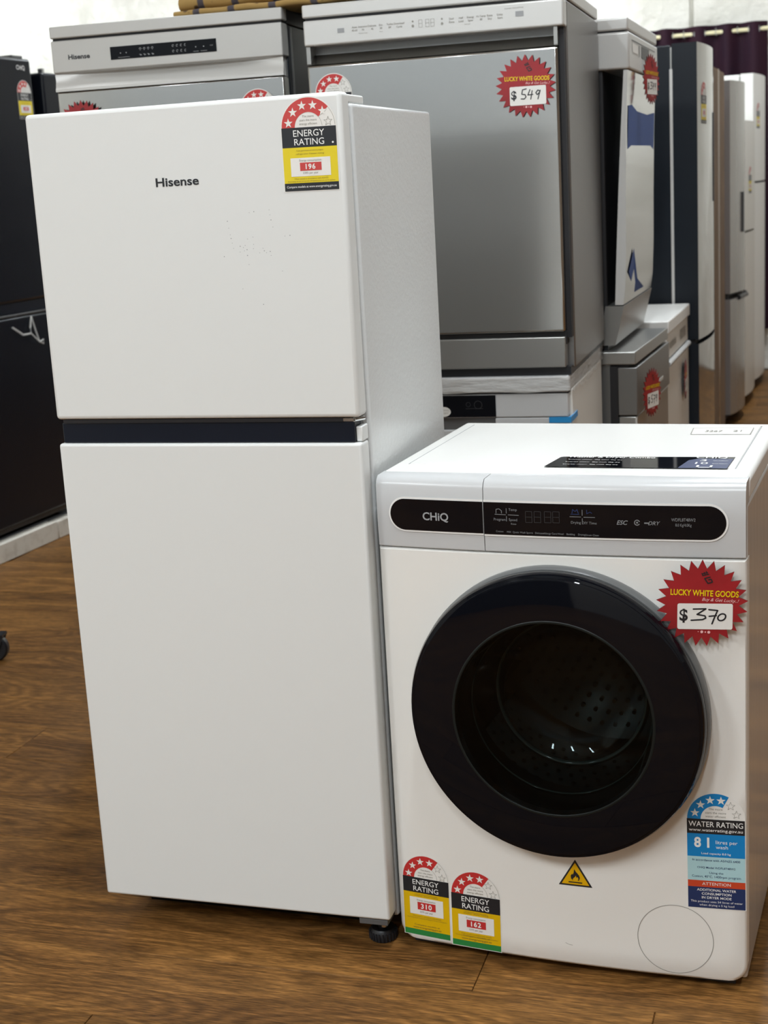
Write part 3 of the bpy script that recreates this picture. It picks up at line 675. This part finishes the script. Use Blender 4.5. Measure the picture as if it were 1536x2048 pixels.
# water label
def water_label(parent, x, z, W, surf):
    mk = lambda: MB(surf, rot2(x, z, .008)); k = W/.0905; R = W/2; zb = .156*k; cx = R
    b = mk(); b.rect(-.001, W+.001, -.0012, zb, 0, 4); b.arc(cx, zb, 0, R+.001, 0, 180, 0); lab = b.build('water_label', 'paper', parent, smooth=0)
    b = mk(); b.arc(cx, zb, R*.52, R*.985, 62, 180, 1); b.rect(0, W, .0905*k, .1305*k, 1, 4); b.build('blue_field', 'blue', lab, smooth=0)
    b = mk()
    for i in range(4):
        t = math.radians(162-29*i); mk().star(cx+R*.75*math.cos(t), zb+R*.75*math.sin(t), R*.17, 90, 2).build('star', 'paper', lab, smooth=0)
    b = mk()
    for i in range(2):
        t = math.radians(162-29*(4+i)); px, pz = cx+R*.75*math.cos(t), zb+R*.75*math.sin(t)
        b.stroke([(px+(R*.16 if q % 2 == 0 else R*.065)*math.cos(math.radians(90+36*q)), pz+(R*.16 if q % 2 == 0 else R*.065)*math.sin(math.radians(90+36*q))) for q in range(11)], R*.01, 2, 4)
    for q, tx in enumerate(('The more', 'stars the more', 'water efficient')): b.text(tx, cx, zb+R*(.36-.14*q), R*.085, layer=2)
    b.build('caption', 'print_grey', lab, smooth=0)
    b = mk(); b.rect(0, W, .1305*k, zb, 1, 4); b.build('heading_band', 'print_black', lab, smooth=0)
    b = mk(); b.rect(0, W, .0485*k, .0905*k, 1, 4); b.build('test_panel', 'pale_blue', lab, smooth=0)
    b = mk(); b.rect(0, W, .0370*k, .0485*k, 1, 4); b.build('attention_band', 'orange', lab, smooth=0)
    b = mk(); b.rect(0, W, 0, .0370*k, 1, 4); b.build('notice_panel', 'navy', lab, smooth=0)
    b = mk()
    b.text('WATER RATING', cx, zb-.0130*k, .0092*k, width=W*.94, layer=2, bold=.005); b.text('www.waterrating.gov.au', cx, zb-.0212*k, .0052*k, width=W*.93, layer=2, bold=.006)
    b.text('8 1', .023*k, .1075*k, .0165*k, width=.024*k, layer=2, bold=.035)
    b.text('litres per', .045*k, .1140*k, .0062*k, 'L', width=.034*k, layer=2); b.text('wash', .045*k, .1055*k, .0062*k, 'L', width=.019*k, layer=2)
    b.text('Load capacity 8.0 kg', cx, .0950*k, .0035*k, width=.046*k, layer=2, bold=.006)
    b.text('ATTENTION', cx, .0405*k, .0052*k, width=.045*k, layer=2)
    for q, (tx, wd_) in enumerate((('ADDITIONAL WATER', .062), ('CONSUMPTION', .047), ('IN DRYER MODE', .047))): b.text(tx, cx, (.0302-.0068*q)*k, .0042*k, width=wd_*k, layer=2, bold=.012)
    b.text('This product uses 54 litres of water', cx, .0098*k, .0036*k, width=.082*k, layer=2); b.text('when drying a 5 kg load', cx, .0038*k, .0036*k, width=.055*k, layer=2)
    b.build('white_lettering', 'print_white', lab, smooth=0)
    b = mk()
    b.text('In accordance with AS/NZS 6400', cx, .0830*k, .0036*k, width=.075*k, layer=2, bold=.006); b.text('CHiQ Model WDFL8T48W2', cx, .0700*k, .0034*k, width=.06*k, layer=2, bold=.006)
    b.text('Using the', cx, .0610*k, .0036*k, width=.022*k, layer=2); b.text('Cotton, 40°C, 1400rpm program', cx, .0540*k, .0040*k, width=.077*k, layer=2)
    b.build('test_lettering', 'navy', lab, smooth=0)
water_label(wm, .5035, .1478, .0895, wsurf)
for x in (.06, WW-.06):
    for y in (.06, WD-.06): MB().vlathe([(.02, 0), (.022, .004), (.022, .012), (.01, .014), (.01, .032)], x, y, 20).build('foot', 'black_plastic', wm)
part('shade_tray', 'black_plastic', wm, .02, WW-.02, .016, WD-.03, .006, .03)  # black tray set low and forward to deepen the shade under the washer
price_tag('red starburst price tag reading $370 on the washing machine front', (-.8421+.531, 2.1585-.025, .6655), .2, '370', tilt=.02)

# ================================================================== DISHWASHERS
def dishwasher_body(t, W, D, z0, z1, side, lid, lid_h, lid_over=0.0, y0=.045):
    part('cabinet', side, t, .004, W-.001, y0, D, z0, z1-lid_h, bevel=.003)
    return part('lid', lid, t, 0, W, -lid_over, D+.002, z1-lid_h, z1, bevel=.004)

# --- brushed stainless dishwasher on top of the white one
SX, SY, SYAW = -1.374, 3.236, .085
sd = thing('dishwasher', 'stainless steel dishwasher with $549 tag, stacked on a white one behind the washer', 'dishwasher', (SX, SY, 0), SYAW)
SB, ST, SW = .853, 1.7235, .592
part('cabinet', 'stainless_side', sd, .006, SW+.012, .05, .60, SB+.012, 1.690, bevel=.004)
part('lid', 'silver', sd, -.002, SW+.012, -.002, .60, 1.6945, ST, bevel=.004)
part('lid_gap', 'gap', sd, .004, SW+.004, .006, .59, 1.688, 1.696)
pan = part('control_panel', 'silver', sd, 0, SW+.012, -.004, .05, 1.632, 1.6885, bevel=.004)
part('handle_pocket', 'dark_steel', sd, .012, SW-.002, .043, .05, 1.58, 1.633)
for a in ((.002, .0118), (SW-.0115, SW-.003)): part('pocket_cheek', 'mid_steel', sd, a[0], a[1], .004, .05, 1.592, 1.6315)
door = part('door', 'stainless', sd, .002, SW-.003, 0, .045, .955, 1.590, bevel=.006)
part('door_edge', 'gap', sd, SW-.0025, SW+.009, .02, .05, .94, 1.63)
MB().prism([(.0005, 1.5905), (.030, 1.614), (.036, 1.604), (.036, 1.5905)], .002, SW-.003, 'x').build('door_lip', 'stainless', sd, smooth=20)
part('toe_gap', 'gap', sd, .004, SW-.002, .012, .05, .925, .957)
part('kick_plate', 'mid_steel', sd, .003, SW-.004, .002, .04, .872, .9435, bevel=.003)
part('base', 'black_plastic', sd, .008, SW+.006, .014, .59, SB, .8725)
b = MB(lambda x: -.0042)
zt = 1.6602
b.rect(.083, .099, zt-.004, zt+.006, 1).build('touch_pad', 'print_mid', pan, smooth=0)
MB(lambda x: -.0042).rect(.498, .516, zt-.002, zt+.009, 1).build('touch_pad', 'print_mid', pan, smooth=0)
b = MB(lambda x: -.0042)
for tx, ty, x in (('Auto', '45-65', .124), ('Intensive', '70', .144), ('Delicate', '45', .166), ('Eco', '50', .187), ('Turbo', "59'", .208), ('Download', 'Cycle', .230), ('Dual', 'Zone', .352), ('Half', 'Load', .374), ('Energy', 'Saver', .396), ('Hi-Temp', '80', .420), ('Extra', 'Dry', .440), ('Delay', 'Start', .463)):
    b.text(tx, x, zt+.0035, .0042, layer=1, bold=.01); b.text(ty, x, zt-.0035, .0042, layer=1, bold=.01)
b.text('Machine Clean', .144, zt-.010, .0025, layer=1); b.text('Rinse', .187, zt-.010, .0025, layer=1); b.text('Half Load', .388, zt-.010, .0025, layer=1)
b.text('Inverter DirectDrive', .495, zt+.0155, .0028, width=.042, layer=1)
for q, x in enumerate((.262, .330)): b.disc(x, zt-.003, .003, 1, 8); b.disc(x, zt+.007, .0022, 1, 8)
for dx in (.280, .296, .308):
    for (a, c) in (((-1, 1), (1, 1)), ((-1, 0), (1, 0)), ((-1, -1), (1, -1)), ((-1, 1), (-1, -1)), ((1, 1), (1, -1))): b.stroke([(dx+a[0]*.004, zt+.001+a[1]*.008), (dx+c[0]*.004, zt+.001+c[1]*.008)], .0006, 1, 4)
b.build('panel_lettering', 'print_grey', pan, smooth=0)
energy_label(sd, .020, 1.430, '255', 'washer', .0868, low=.0015, stars=3.95)
price_tag('red starburst price tag reading $549 on the stainless dishwasher', (SX+.516*math.cos(SYAW)+.006*math.sin(SYAW), SY+.516*math.sin(SYAW)-.006, 1.508), SYAW, '549', tilt=0)

# --- white dishwasher underneath
lw = thing('dishwasher', 'white dishwasher with black display panel and plastic-wrapped lid under the stainless one', 'dishwasher', (SX, SY, 0), SYAW)
part('cabinet', 'pale_fridge', lw, .004, SW+.004, .035, .585, .03, .8155, bevel=.003)
lid = part('lid', 'washer_plastic', lw, -.002, SW+.002, -.006, .59, .8155, .8525, bevel=.004)
part('lid_gap', 'gap', lw, .002, SW, .003, .58, .811, .8165)
p = part('control_panel', 'washer_plastic', lw, 0, SW-.002, 0, .036, .7555, .8115, bevel=.003)
q = part('display', 'black_gloss', lw, .17, .4185, -.0015, .002, .7575, .8095)
b = MB(lambda x: -.0016); b.disc(.292, .771, .0165, 1, 28, .0118); ov = b.build('oval_sticker', 'paper', q, smooth=0)
b = MB(lambda x: -.0016); b.text('recommended', .292, .7735, .003, width=.024, layer=2); b.text('detergent', .292, .767, .003, width=.02, layer=2)
b.build('sticker_lettering', 'print_grey', ov, smooth=0)
b = MB(lambda x: -.0016); b.arc(.376, .787, .009, .0098, 0, 360, 1); b.arc(.352, .788, .005, .0057, 0, 360, 1)
b.stroke([(.225, .785), (.24, .785)], .0012, 1, 4); b.stroke([(.262, .784), (.30, .784)], .0008, 1, 4); b.stroke([(.345, .778), (.388, .778)], .0006, 1, 4)
b.build('display_print', 'dark_grey', q, smooth=0)
part('handle_pocket', 'rubber', lw, .17, .415, .006, .036, .727, .757)
part('door', 'washer_plastic', lw, .001, SW-.003, 0, .034, .115, .7265, bevel=.004)
part('door_shoulder', 'washer_plastic', lw, .4155, SW-.003, .001, .034, .7268, .7545, bevel=.003)
part('kick_plate', 'washer_plastic', lw, .003, SW-.003, .03, .05, .02, .112)
for x in (.05, SW-.05):
    for y in (.08, .54): MB().vlathe([(.018, 0), (.018, .012), (.008, .014), (.008, .032)], x, y, 16).build('foot', 'black_plastic', lw)
tp = MB().prism([(.545, -.0006), (.545, -.002), (SW+.0052, -.003), (SW+.0065, .05), (SW+.0065, .10), (SW+.0048, .10), (SW+.0048, .05), (SW-.001, -.0006)], .742, .7555, 'z').build('blue_tape', 'blue_tape', lw)
# wrinkled clear wrap hanging round the lid
random.seed(3); vs_ = []; fs = []
path = [(-.004+(SW+.010)*i/30, -.0085) for i in range(31)]+[(SW+.0062, -.0085+.6*i/30) for i in range(1, 31)]
for i, (x, y) in enumerate(path):
    s_ = i/60.; zl = .817+.0025*math.sin(i*.7)+(0 if i < 31 else -.016*math.sin((i-31)/29*PI)+.003*math.sin(i*.9))
    for q, z in enumerate((.8525, .845, .836, .826, zl)):
        wob = .0012*math.sin(i*2.1+q*1.7)+.0008*random.random()
        vs_.append((x+(wob if i > 30 else 0), y-(wob if i <= 30 else 0), z))
for i in range(60):
    for q in range(4): fs.append((i*5+q, (i+1)*5+q, (i+1)*5+q+1, i*5+q+1))
MB().add(vs_, fs).build('plastic_wrap', 'wrap', lw, smooth=60)

# --- silver dishwasher at the back left of the fridge, standing on another unit
HX, HY, HYAW = -2.044, 3.216, .122
def silver_dishwasher(label, z0, lid_m='silver_warm', hisense=True):
    t = thing('dishwasher', label, 'dishwasher', (HX, HY, 0), HYAW)
    zt = z0+.866; Wd = .598
    part('cabinet', 'navy_side', t, .004, Wd-.004, .045, .60, z0+.02, zt-.034, bevel=.003)
    part('side_trim', 'dark_steel', t, Wd-.0045, Wd-.001, .07, .078, z0+.03, zt-.04)
    part('lid', 'silver_warm', t, 0, Wd, -.002, .04, zt-.028, zt, bevel=.003)
    part('lid_top', 'navy_side', t, .002, Wd-.002, .0405, .60, zt-.034, zt-.001, bevel=.002)
    part('lid_gap', 'gap', t, .004, Wd-.004, .006, .05, zt-.036, zt-.027)
    pn = part('control_panel', 'silver_warm', t, 0, Wd-.003, 0, .05, zt-.1095, zt-.0335, bevel=.003)
    dp = part('display', 'black_gloss', t, .156, .430, -.0012, .002, zt-.088, zt-.058)
    # scooped grip: slopes from below the panel out to a ledge
    g = MB(); nx = 20; rows = []
    for i in range(nx+1):
        u = i/nx; x = .002+(Wd-.007)*u; d = .022*max(0, math.sin(PI*u))**.5
        rows.append([(x, .004, zt-.1098), (x, .004+d, zt-.112), (x, .006+d*.6, zt-.128), (x, .001, zt-.1455), (x, -.001, zt-.1475), (x, -.001, zt-.154), (x, .03, zt-.155)])
    k = 7; vv = [p_ for r in rows for p_ in r]; ff = [(i*k+q, (i+1)*k+q, (i+1)*k+q+1, i*k+q+1) for i in range(nx) for q in range(k-1)]
    g.add(vv, ff).build('scooped_grip', 'silver', t, smooth=40)
    part('grip_back', 'silver_warm', t, .004, Wd-.008, .028, .05, zt-.156, zt-.109)
    part('door', 'stainless', t, .004, Wd-.006, .002, .044, z0+.11, zt-.1555, bevel=.003)
    part('kick_plate', 'mid_steel', t, .006, Wd-.006, .03, .05, z0+.015, z0+.105)
    part('base', 'black_plastic', t, .01, Wd-.01, .05, .59, z0, z0+.021)
    if hisense:
        b = MB(lambda x: -.0001); b.text('Hisense', .0725, zt-.079, .0110, width=.0575, layer=0, bold=.03); b.build('maker_name', 'print_black', pn, smooth=0)
        b = MB(lambda x: -.0014)
        for r_ in range(2):
            for c in range(4): x, z = .235+.0105*c, zt-.068-.0125*r_; b.stroke([(x-.003, z), (x, z+.003*(1-r_)), (x+.003, z-.002*r_)], .0011, 1, 4); b.disc(x, z-.002, .0012, 1, 6)
            for c in range(4): x, z = .320+.0105*c, zt-.067-.0125*r_; b.arc(x, z, .0018, .0028, 20*c, 300, 1, 8)
        for x, wd_ in ((.183, .014), (.198, .016), (.378, .014), (.398, .016)): b.stroke([(x-wd_/2, zt-.084), (x+wd_/2, zt-.084)], .0008, 1, 4); b.disc(x, zt-.074, .0016, 1, 6)
        b.text('start', .418, zt-.074, .003, layer=1)
        b.build('display_icons', 'print_mid', dp, smooth=0)
    return t
hd = silver_dishwasher('silver-grey dishwasher with dark display strip behind the top of the white fridge', .8665)
hl = silver_dishwasher('silver dishwasher on the floor, lower of the stack hidden behind the white fridge', -.001+.001, hisense=False)
energy_label(hd, .4795, 1.410, '240', 'washer', .0893, low=0, stars=3.95)
price_tag('red starburst price tag on the silver dishwasher, mostly hidden by the white fridge', (HX+.068*math.cos(HYAW), HY+.068*math.sin(HYAW)-.006, 1.487), HYAW, '499')

# ================================================================== ROW ON THE RIGHT, FACING THE AISLE
Q = PI/2
# lower grey dishwasher
gl = thing('dishwasher', 'grey steel dishwasher with jutting control panel at the foot of the aisle stack', 'dishwasher', (-.742, 3.90, 0), Q+.02)
part('cabinet', 'dark_steel', gl, .008, .588, .07, .60, .03, .795, bevel=.003)
part('lid', 'mid_steel', gl, 0, .592, 0, .60, .795, .83, bevel=.003)
part('lid_gap', 'gap', gl, .01, .585, .02, .59, .785, .797)
part('control_panel', 'dark_steel', gl, .0, .592, -.004, .05, .655, .787, bevel=.003)
part('door_edge_gap', 'gap', gl, .0, .59, .05, .071, .10, .79)
part('door', 'mid_steel', gl, .004, .588, .0, .05, .11, .652, bevel=.004)
part('door_edge_trim', 'silver', gl, .0035, .006, -.001, .004, .11, .650)
part('kick_plate', 'dark_steel', gl, .01, .58, .05, .065, .02, .105)
part('base', 'black_plastic', gl, .01, .58, .07, .59, 0, .032)
MB().box(.33, .46, -.0052, -.003, .690, .700).build('badge', 'silver', gl)
price_tag('red starburst price tag curling off the grey lower dishwasher in the aisle', (-.716, 3.995, .705), Q-.20, '579')

# upper mirror-steel dishwasher
us = thing('dishwasher', 'mirror-polished steel dishwasher with blue patches, on top of the grey one in the aisle', 'dishwasher', (-.752, 3.925, 0), Q+.05)
UB, UT = .8305, 1.700
part('cabinet', 'gap', us, .010, .59, .07, .60, UB+.02, UT-.03, bevel=.003)
part('lid', 'silver', us, 0, .60, 0, .60, UT-.032, UT, bevel=.005)
part('lid_gap', 'gap', us, .006, .592, .01, .59, UT-.036, UT-.03)
up_ = part('control_panel', 'silver', us, .0, .60, -.002, .09, UT-.130, UT-.036, bevel=.006)
prof = [(.004, UT-.132), (.010, 1.42), (.014, 1.25), (.016, 1.10), (.020, 1.0), (.026, .955), (.048, .955), (.044, 1.05), (.034, 1.25), (.024, 1.42), (.014, UT-.132)]
MB().prism([(y, z) for y, z in prof], .006, .594, 'x').build('door', 'mirror_steel', us, smooth=40)
MB().prism([(y, z) for y, z in prof], .0042, .0058, 'x').build('door_edge', 'silver_bright', us, smooth=40)
MB().prism([(.024, .952), (.075, .952), (.095, .845), (.050, .845)], .004, .594, 'x').build('kick_plate', 'mid_steel', us, smooth=20)
part('base', 'black_plastic', us, .01, .59, .07, .59, UB, UB+.021)
fsf = lambda x: .0045
yz = lambda z: .004+(1.568-z)*.0405
def on_door(pts, layer=0): return [(x, yz(z)-.0012, z) for x, z in pts]
MB().add(on_door([(.03, 1.478), (.10, 1.482), (.20, 1.468), (.42, 1.464), (.58, 1.474), (.58, 1.368), (.51, 1.378), (.10, 1.376), (.03, 1.366)]), [(0, 1, 2, 3, 4, 5, 6, 7, 8)]).build('blue_patch', 'blue_patch', us, smooth=0)  # flat blue shapes laid just off the door front
MB().add([(.05, .0160, 1.04), (.14, .0135, 1.10), (.22, .0165, 1.01), (.36, .018, .975), (.20, .024, .972)], [(0, 1, 2, 3, 4)]).build('blue_patch', 'blue_patch', us, smooth=0)
for a in ((.06, .17, UT-.085, UT-.062), (.40, .52, UT-.095, UT-.07)): MB(lambda x: -.0025).rect(*a, 0).build('panel_window', 'paper', up_, smooth=0)
b = MB(lambda x: -.0025); b.stroke([(.05, UT-.055), (.53, UT-.055)], .003, 0, 4); b.rect(.19, .20, UT-.09, UT-.06, 0); b.rect(.24, .40, UT-.09, UT-.058, 0); b.build('panel_marks', 'dark_grey', up_, smooth=0)
price_tag('red starburst price tag curling off the mirror-steel dishwasher in the aisle', (-.746, 4.22, 1.556), Q-.16, '399')

# white appliance beyond
ww = thing('dishwasher', 'white dishwasher with a rounded grip bar, beyond the grey one in the aisle', 'dishwasher', (-.765, 4.57, 0), Q+.042)
part('cabinet', 'pale_fridge', ww, .004, .592, .05, .60, .03, .80, bevel=.003)
part('lid', 'washer_lid', ww, 0, .597, -.002, .60, .80, .842, bevel=.005)
part('control_panel', 'pale_fridge', ww, .002, .594, .006, .05, .715, .798, bevel=.003)
part('grip_gap', 'rubber', ww, .01, .588, .014, .05, .695, .716)
MB().tube([(.006, .004, .703), (.592, .004, .703)], .010, 12).build('grip_bar', 'washer_plastic', ww)
part('door', 'pale_fridge', ww, .002, .595, .004, .05, .11, .694, bevel=.004)
part('kick_plate', 'pale_fridge', ww, .006, .59, .04, .05, .012, .105)
part('base', 'black_plastic', ww, .01, .58, .06, .59, 0, .032)
b = MB(lambda x: .0055); b.rect(.08, .25, .745, .765, 0); b.rect(.36, .52, .74, .775, 0); b.build('panel_marks', 'print_grey', ww, smooth=0)
price_tag('red starburst price tag seen almost edge-on on the white aisle dishwasher', (-.778, 4.99, .600), Q+.085, '399')

def bowed_door(t, name, m, W, y_back, z0, z1, bow, th, nx=14, side=None):
    v = []; f = []
    for i in range(nx+1):
        u = i/nx; x = W*u; y = -bow*(1-(2*u-1)**2)
        for z in (z0, z1): v.append((x, y, z))
    nb = len(v)
    v += [(0, th, z0), (0, th, z1), (W, th, z0), (W, th, z1)]
    for i in range(nx): f.append((2*i, 2*i+2, 2*i+3, 2*i+1))
    f += [(0, 1, nb+1, nb), (2*nx, nb+2, nb+3, 2*nx+1), (nb, nb+1, nb+3, nb+2)]
    f.append(tuple([2*i+1 for i in range(nx+1)]+[nb+3, nb+1])); f.append(tuple([2*i for i in range(nx, -1, -1)]+[nb, nb+2]))
    b = MB().add(v, f); b.m = [0]*nx+[1]*5
    return b.build(name, [m, side or m], t, smooth=40)
def tall_fridge(label, loc, rz, W, H, D, split, front, side, bow, door_t, gap=.012, seam=None, top_small=False):
    t = thing('refrigerator', label, 'refrigerator', loc, rz)
    part('cabinet', side, t, .002, W-.002, door_t+.006, D, .04, H-.004, bevel=.006)
    d1 = bowed_door(t, 'upper_door', front, W, 0, split+gap/2, H, bow, door_t, side=side)
    d2 = bowed_door(t, 'lower_door', front, W, 0, .06, split-gap/2, bow, door_t, side=side)
    part('door_gap', 'gap', t, .01, W-.01, .012, door_t+.004, split-gap/2-.002, split+gap/2+.002)
    part('gasket', seam or 'gap', t, .006, W-.006, door_t-.001, door_t+.008, .07, H-.012)
    part('plinth', 'black_plastic', t, .02, W-.02, .05, D-.02, 0, .045)
    return t, d1, d2
# dark-sided fridge with bright curved front
df, d1, d2 = tall_fridge('tall fridge with black side and curved bright steel doors, past the stacked dishwashers', (-.764, 5.21, 0), Q+.045, .56, 1.724, .66, .70, 'mirror_steel', 'navy_side', .022, .085, gap=.016, seam='mid_steel')
part('seam_strip', 'silver', df, -.0015, .003, .083, .093, .72, 1.64)
fb = lambda W, bow: (lambda x: -bow*(1-(2*x/W-1)**2))
energy_label(df, .055, 1.455, '320', 'fridge', .0893, surf=fb(.56, .022), stars=3.95)
MB().box(.345, .365, -.024, -.015, 1.18, 1.50).build('door_handle', 'dark_grey', df, bevel=.004)
# cardboard box
cb = thing('cardboard_box', 'tall brown cardboard appliance carton standing in the aisle row', 'box', (-.868, 6.34, 0), Q+.044)
part('carton', 'cardboard', cb, 0, .59, 0, .66, 0, 1.71, bevel=.006, seg=2)
for x0, x1 in ((.0, .293), (.297, .59)): MB().box(x0, x1, .002, .658, 1.7105, 1.7135).build('flap', 'cardboard', cb)
MB().box(.262, .328, -.0008, .02, .0, 1.7142).build('packing_tape', 'tape_brown', cb)
# grey fridge
gf, d1, d2 = tall_fridge('grey fridge with dark band between its doors, beyond the cardboard carton', (-.935, 7.45, 0), Q+.02, .56, 1.708, .62, .66, 'grey_fridge', 'grey_side', .04, .07, gap=.03)
MB().tube([(.12, -.03, .645), (.28, -.052, .648), (.44, -.03, .645)], .012).build('door_handle', 'black_plastic', gf)
MB().box(.20, .215, -.047, -.028, .97, 1.17).build('badge_strip', 'dark_grey', gf)
# short white fridge, then tall white one
sw, d1, d2 = tall_fridge('shorter white fridge between the grey one and the tall white one at the end', (-.935, 8.06, 0), Q+.02, .55, 1.53, .60, .95, 'pale_fridge', 'pale_fridge', .02, .06)
energy_label(sw, .10, 1.15, '280', 'fridge', .0893, surf=fb(.55, .02), stars=3.95)
tw, d1, d2 = tall_fridge('tall white fridge at the far end of the aisle by the maroon curtain', (-.958, 8.66, 0), Q+.02, .70, 1.80, .68, 1.20, 'washer_lid', 'washer_lid', .03, .07)
energy_label(tw, .08, 1.50, '350', 'fridge', .0893, surf=fb(.70, .03), stars=3.95)

# ================================================================== LEFT SIDE: BLACK FRIDGES ON A LOW PLATFORM
pf = thing('platform', 'low white timber kerb platform under the black fridges', 'platform', (-3.235, 2.2, 0), 0)
part('deck', 'deck_grey', pf, -.80, -.045, 0, 7.2, .0, .0735)
kb = MB().prism([(0, 0), (2.585, 0), (2.585, .068), (2.57, .074), (0, .074)], -.044, 0, 'x').build('kerb_board', 'timber_white', pf, bevel=.003, seg=1)
MB().box(-.044, 0, 2.588, 7.2, 0, .0705).build('kerb_board', 'timber_white', pf, bevel=.003, seg=1)
def black_fridge(label, loc, W, H, two_tone=False, detail=True):
    t = thing('refrigerator', label, 'refrigerator', loc, Q)
    part('cabinet', 'black_fridge', t, .004, W-.004, .075, .70, .045, H-.01, bevel=.008)
    part('upper_door', 'black_fridge', t, 0, W, 0, .07, .875, H, bevel=.012, seg=4)
    part('door_band', 'black_strip', t, .003, W-.003, .012, .07, .835, .874)
    part('band_trim', 'dark_grey', t, .0, W, .002, .07, .823, .832, bevel=.002)
    part('lower_door', 'black_fridge', t, 0, W, 0, .07, .045, .820, bevel=.008, seg=3)
    part('kick_panel', 'black_plastic', t, .02, W-.02, .03, .68, .018, .046)
    for x in (.045, W-.045):
        for y in (.06, .62): MB().vlathe([(.02, 0), (.022, .004), (.022, .012), (.012, .014), (.012, .04)], x, y, 16).build('foot', 'black_plastic', t)
    part('top_hinge', 'rubber', t, W-.09, W-.02, .02, .11, H+.0, H+.012, bevel=.003)
    return t
bf = black_fridge('black double-door fridge with energy sticker at the left edge of the view', (-3.25, 4.245, .0742), .715, 1.778)
energy_label(bf, .605, 1.555, '370', 'fridge', .0893, stars=3.95, lift=.0006)
b = MB(lambda x: -.0006); b.text('CHiQ', .642, 1.735, .016, width=.055, layer=0, bold=.012); b.build('maker_name', 'print_white', bf, smooth=0)
b = MB(); b.tube([(.53, -.004, .815), (.505, -.012, .775), (.500, -.016, .752)], .004, 6); b.tube([(.40, -.004, .785), (.45, -.014, .752), (.500, -.016, .752)], .004, 6)
b.tube([(.53, -.004, .815), (.535, -.014, .76), (.545, -.020, .715), (.575, -.018, .720), (.570, -.02, .705), (.545, -.020, .715)], .0035, 6); b.tube([(.500, -.016, .752), (.545, -.02, .715)], .003, 6)
b.build('torn_wrap', 'wrap', bf)
b2 = black_fridge('second black fridge, further along the left wall beyond the first', (-3.25, 5.03, .0742), .70, 1.733)
MB().box(.035, .05, .02, .04, 1.733, 1.75).build('hinge_clip', 'chrome', b2)

# castor at the left edge
cs = thing('castor_wheel', 'black castor wheel on the floor at the left edge of the view', 'castor', (-2.560, 3.40, 0), .3); cs.scale = (1.3, 1.3, 1.3)
MB().lathe([(.010, -.011), (.026, -.011), (.030, -.007), (.030, .007), (.026, .011), (.010, .011)], 0, .030, 32).build('wheel', 'black_plastic', cs)
MB().prism([(-.02, .028), (.012, .028), (.024, .06), (-.024, .06)], -.018, -.013).prism([(-.02, .028), (.012, .028), (.024, .06), (-.024, .06)], .013, .018).box(-.024, .024, -.018, .018, .058, .064).build('fork', 'black_plastic', cs)
MB().tube([(0, 0, .062), (0, 0, .085)], .008).build('stem', 'chrome', cs)

# ================================================================== RUGS ON TOP OF THE DISHWASHERS
def rug(label, x0, x1, y0, y1, z0, z1, rz):
    o = MB()
    prof = []; r = (z1-z0)/2; zc = (z0+z1)/2
    for k in range(7): t = -PI/2-PI*k/6; prof.append((y0+r+r*math.cos(t), zc+r*math.sin(t)))
    prof += [(y1, z1), (y1, z0)]
    nx = 16; vs_ = []; fs = []
    for i in range(nx+1):
        x = (x1-x0)*i/nx
        for y, z in prof: vs_.append((x, y+.004*math.sin(i*.9), z+.0015*math.sin(i*1.7+y*9)))
    k = len(prof)
    for i in range(nx):
        for q in range(k): fs.append((i*k+q, (i+1)*k+q, (i+1)*k+(q+1) % k, i*k+(q+1) % k))
    fs += [tuple(range(k)), tuple(range((nx+1)*k-1, nx*k-1, -1))]
    o.add(vs_, fs); ob = o.build('folded_rug', 'rug', None, smooth=50); ob.location = (x0, 0, 0); ob.rotation_euler = (0, 0, 0)
    return tag(ob, label, 'rug', 'folded rugs on the dishwashers')
rug('lower folded brown patterned rug lying on the silver dishwasher top', -1.735, -1.20, 3.285, 3.72, 1.7335, 1.748, 0)
rug('upper folded brown patterned rug lying on top of the other rug', -1.735, -1.14, 3.315, 3.74, 1.7510, 1.785, 0)

# ================================================================== CURTAIN
cu = thing('curtain', 'maroon eyelet curtain hanging on the back wall', 'curtain', (0, 9.50, 0), 0)
vs_ = []; fs = []; NX = 150; x0, x1 = -1.70, -.965
zs = [.27, .6, 1.2, 1.8, 2.07, 2.15]
for i in range(NX+1):
    u = i/NX; x = x0+(x1-x0)*u
    ph = 2*PI*(u*4.1+.08*math.sin(9*u))
    for z in zs:
        amp = .035*(1+.25*math.sin(3*u+z)); flare = .02*(2.15-z)*(u-.5)
        vs_.append((x+flare, amp*math.sin(ph+.15*math.sin(z*3)), z))
k = len(zs)
for i in range(NX):
    for q in range(k-1): fs.append((i*k+q, (i+1)*k+q, (i+1)*k+q+1, i*k+q+1))
MB().add(vs_, fs).build('drape', 'curtain', cu, smooth=80)
for i in range(11):
    u = (i+.5)/11.2; MB().add([(x0+(x1-x0)*u+.002*s_, .026*math.cos(t), 2.105+.026*math.sin(t)) for s_ in (-1, 1) for t in [2*PI*q/14 for q in range(14)]], [(q, (q+1) % 14, 14+(q+1) % 14, 14+q) for q in range(14)]).build('eyelet', 'chrome', cu)
rod = thing('curtain_rod', 'cream curtain rod across the top of the maroon curtain', 'rod', (0, 9.50, 2.105), 0)
MB().tube([(-1.85, 0, 0), (-.80, 0, 0)], .0125, 12).build('rod', 'cream', rod)
for x in (-1.83, -.82): MB().box(x-.012, x+.012, -.01, .0995, -.012, .012).build('bracket', 'cream', rod)
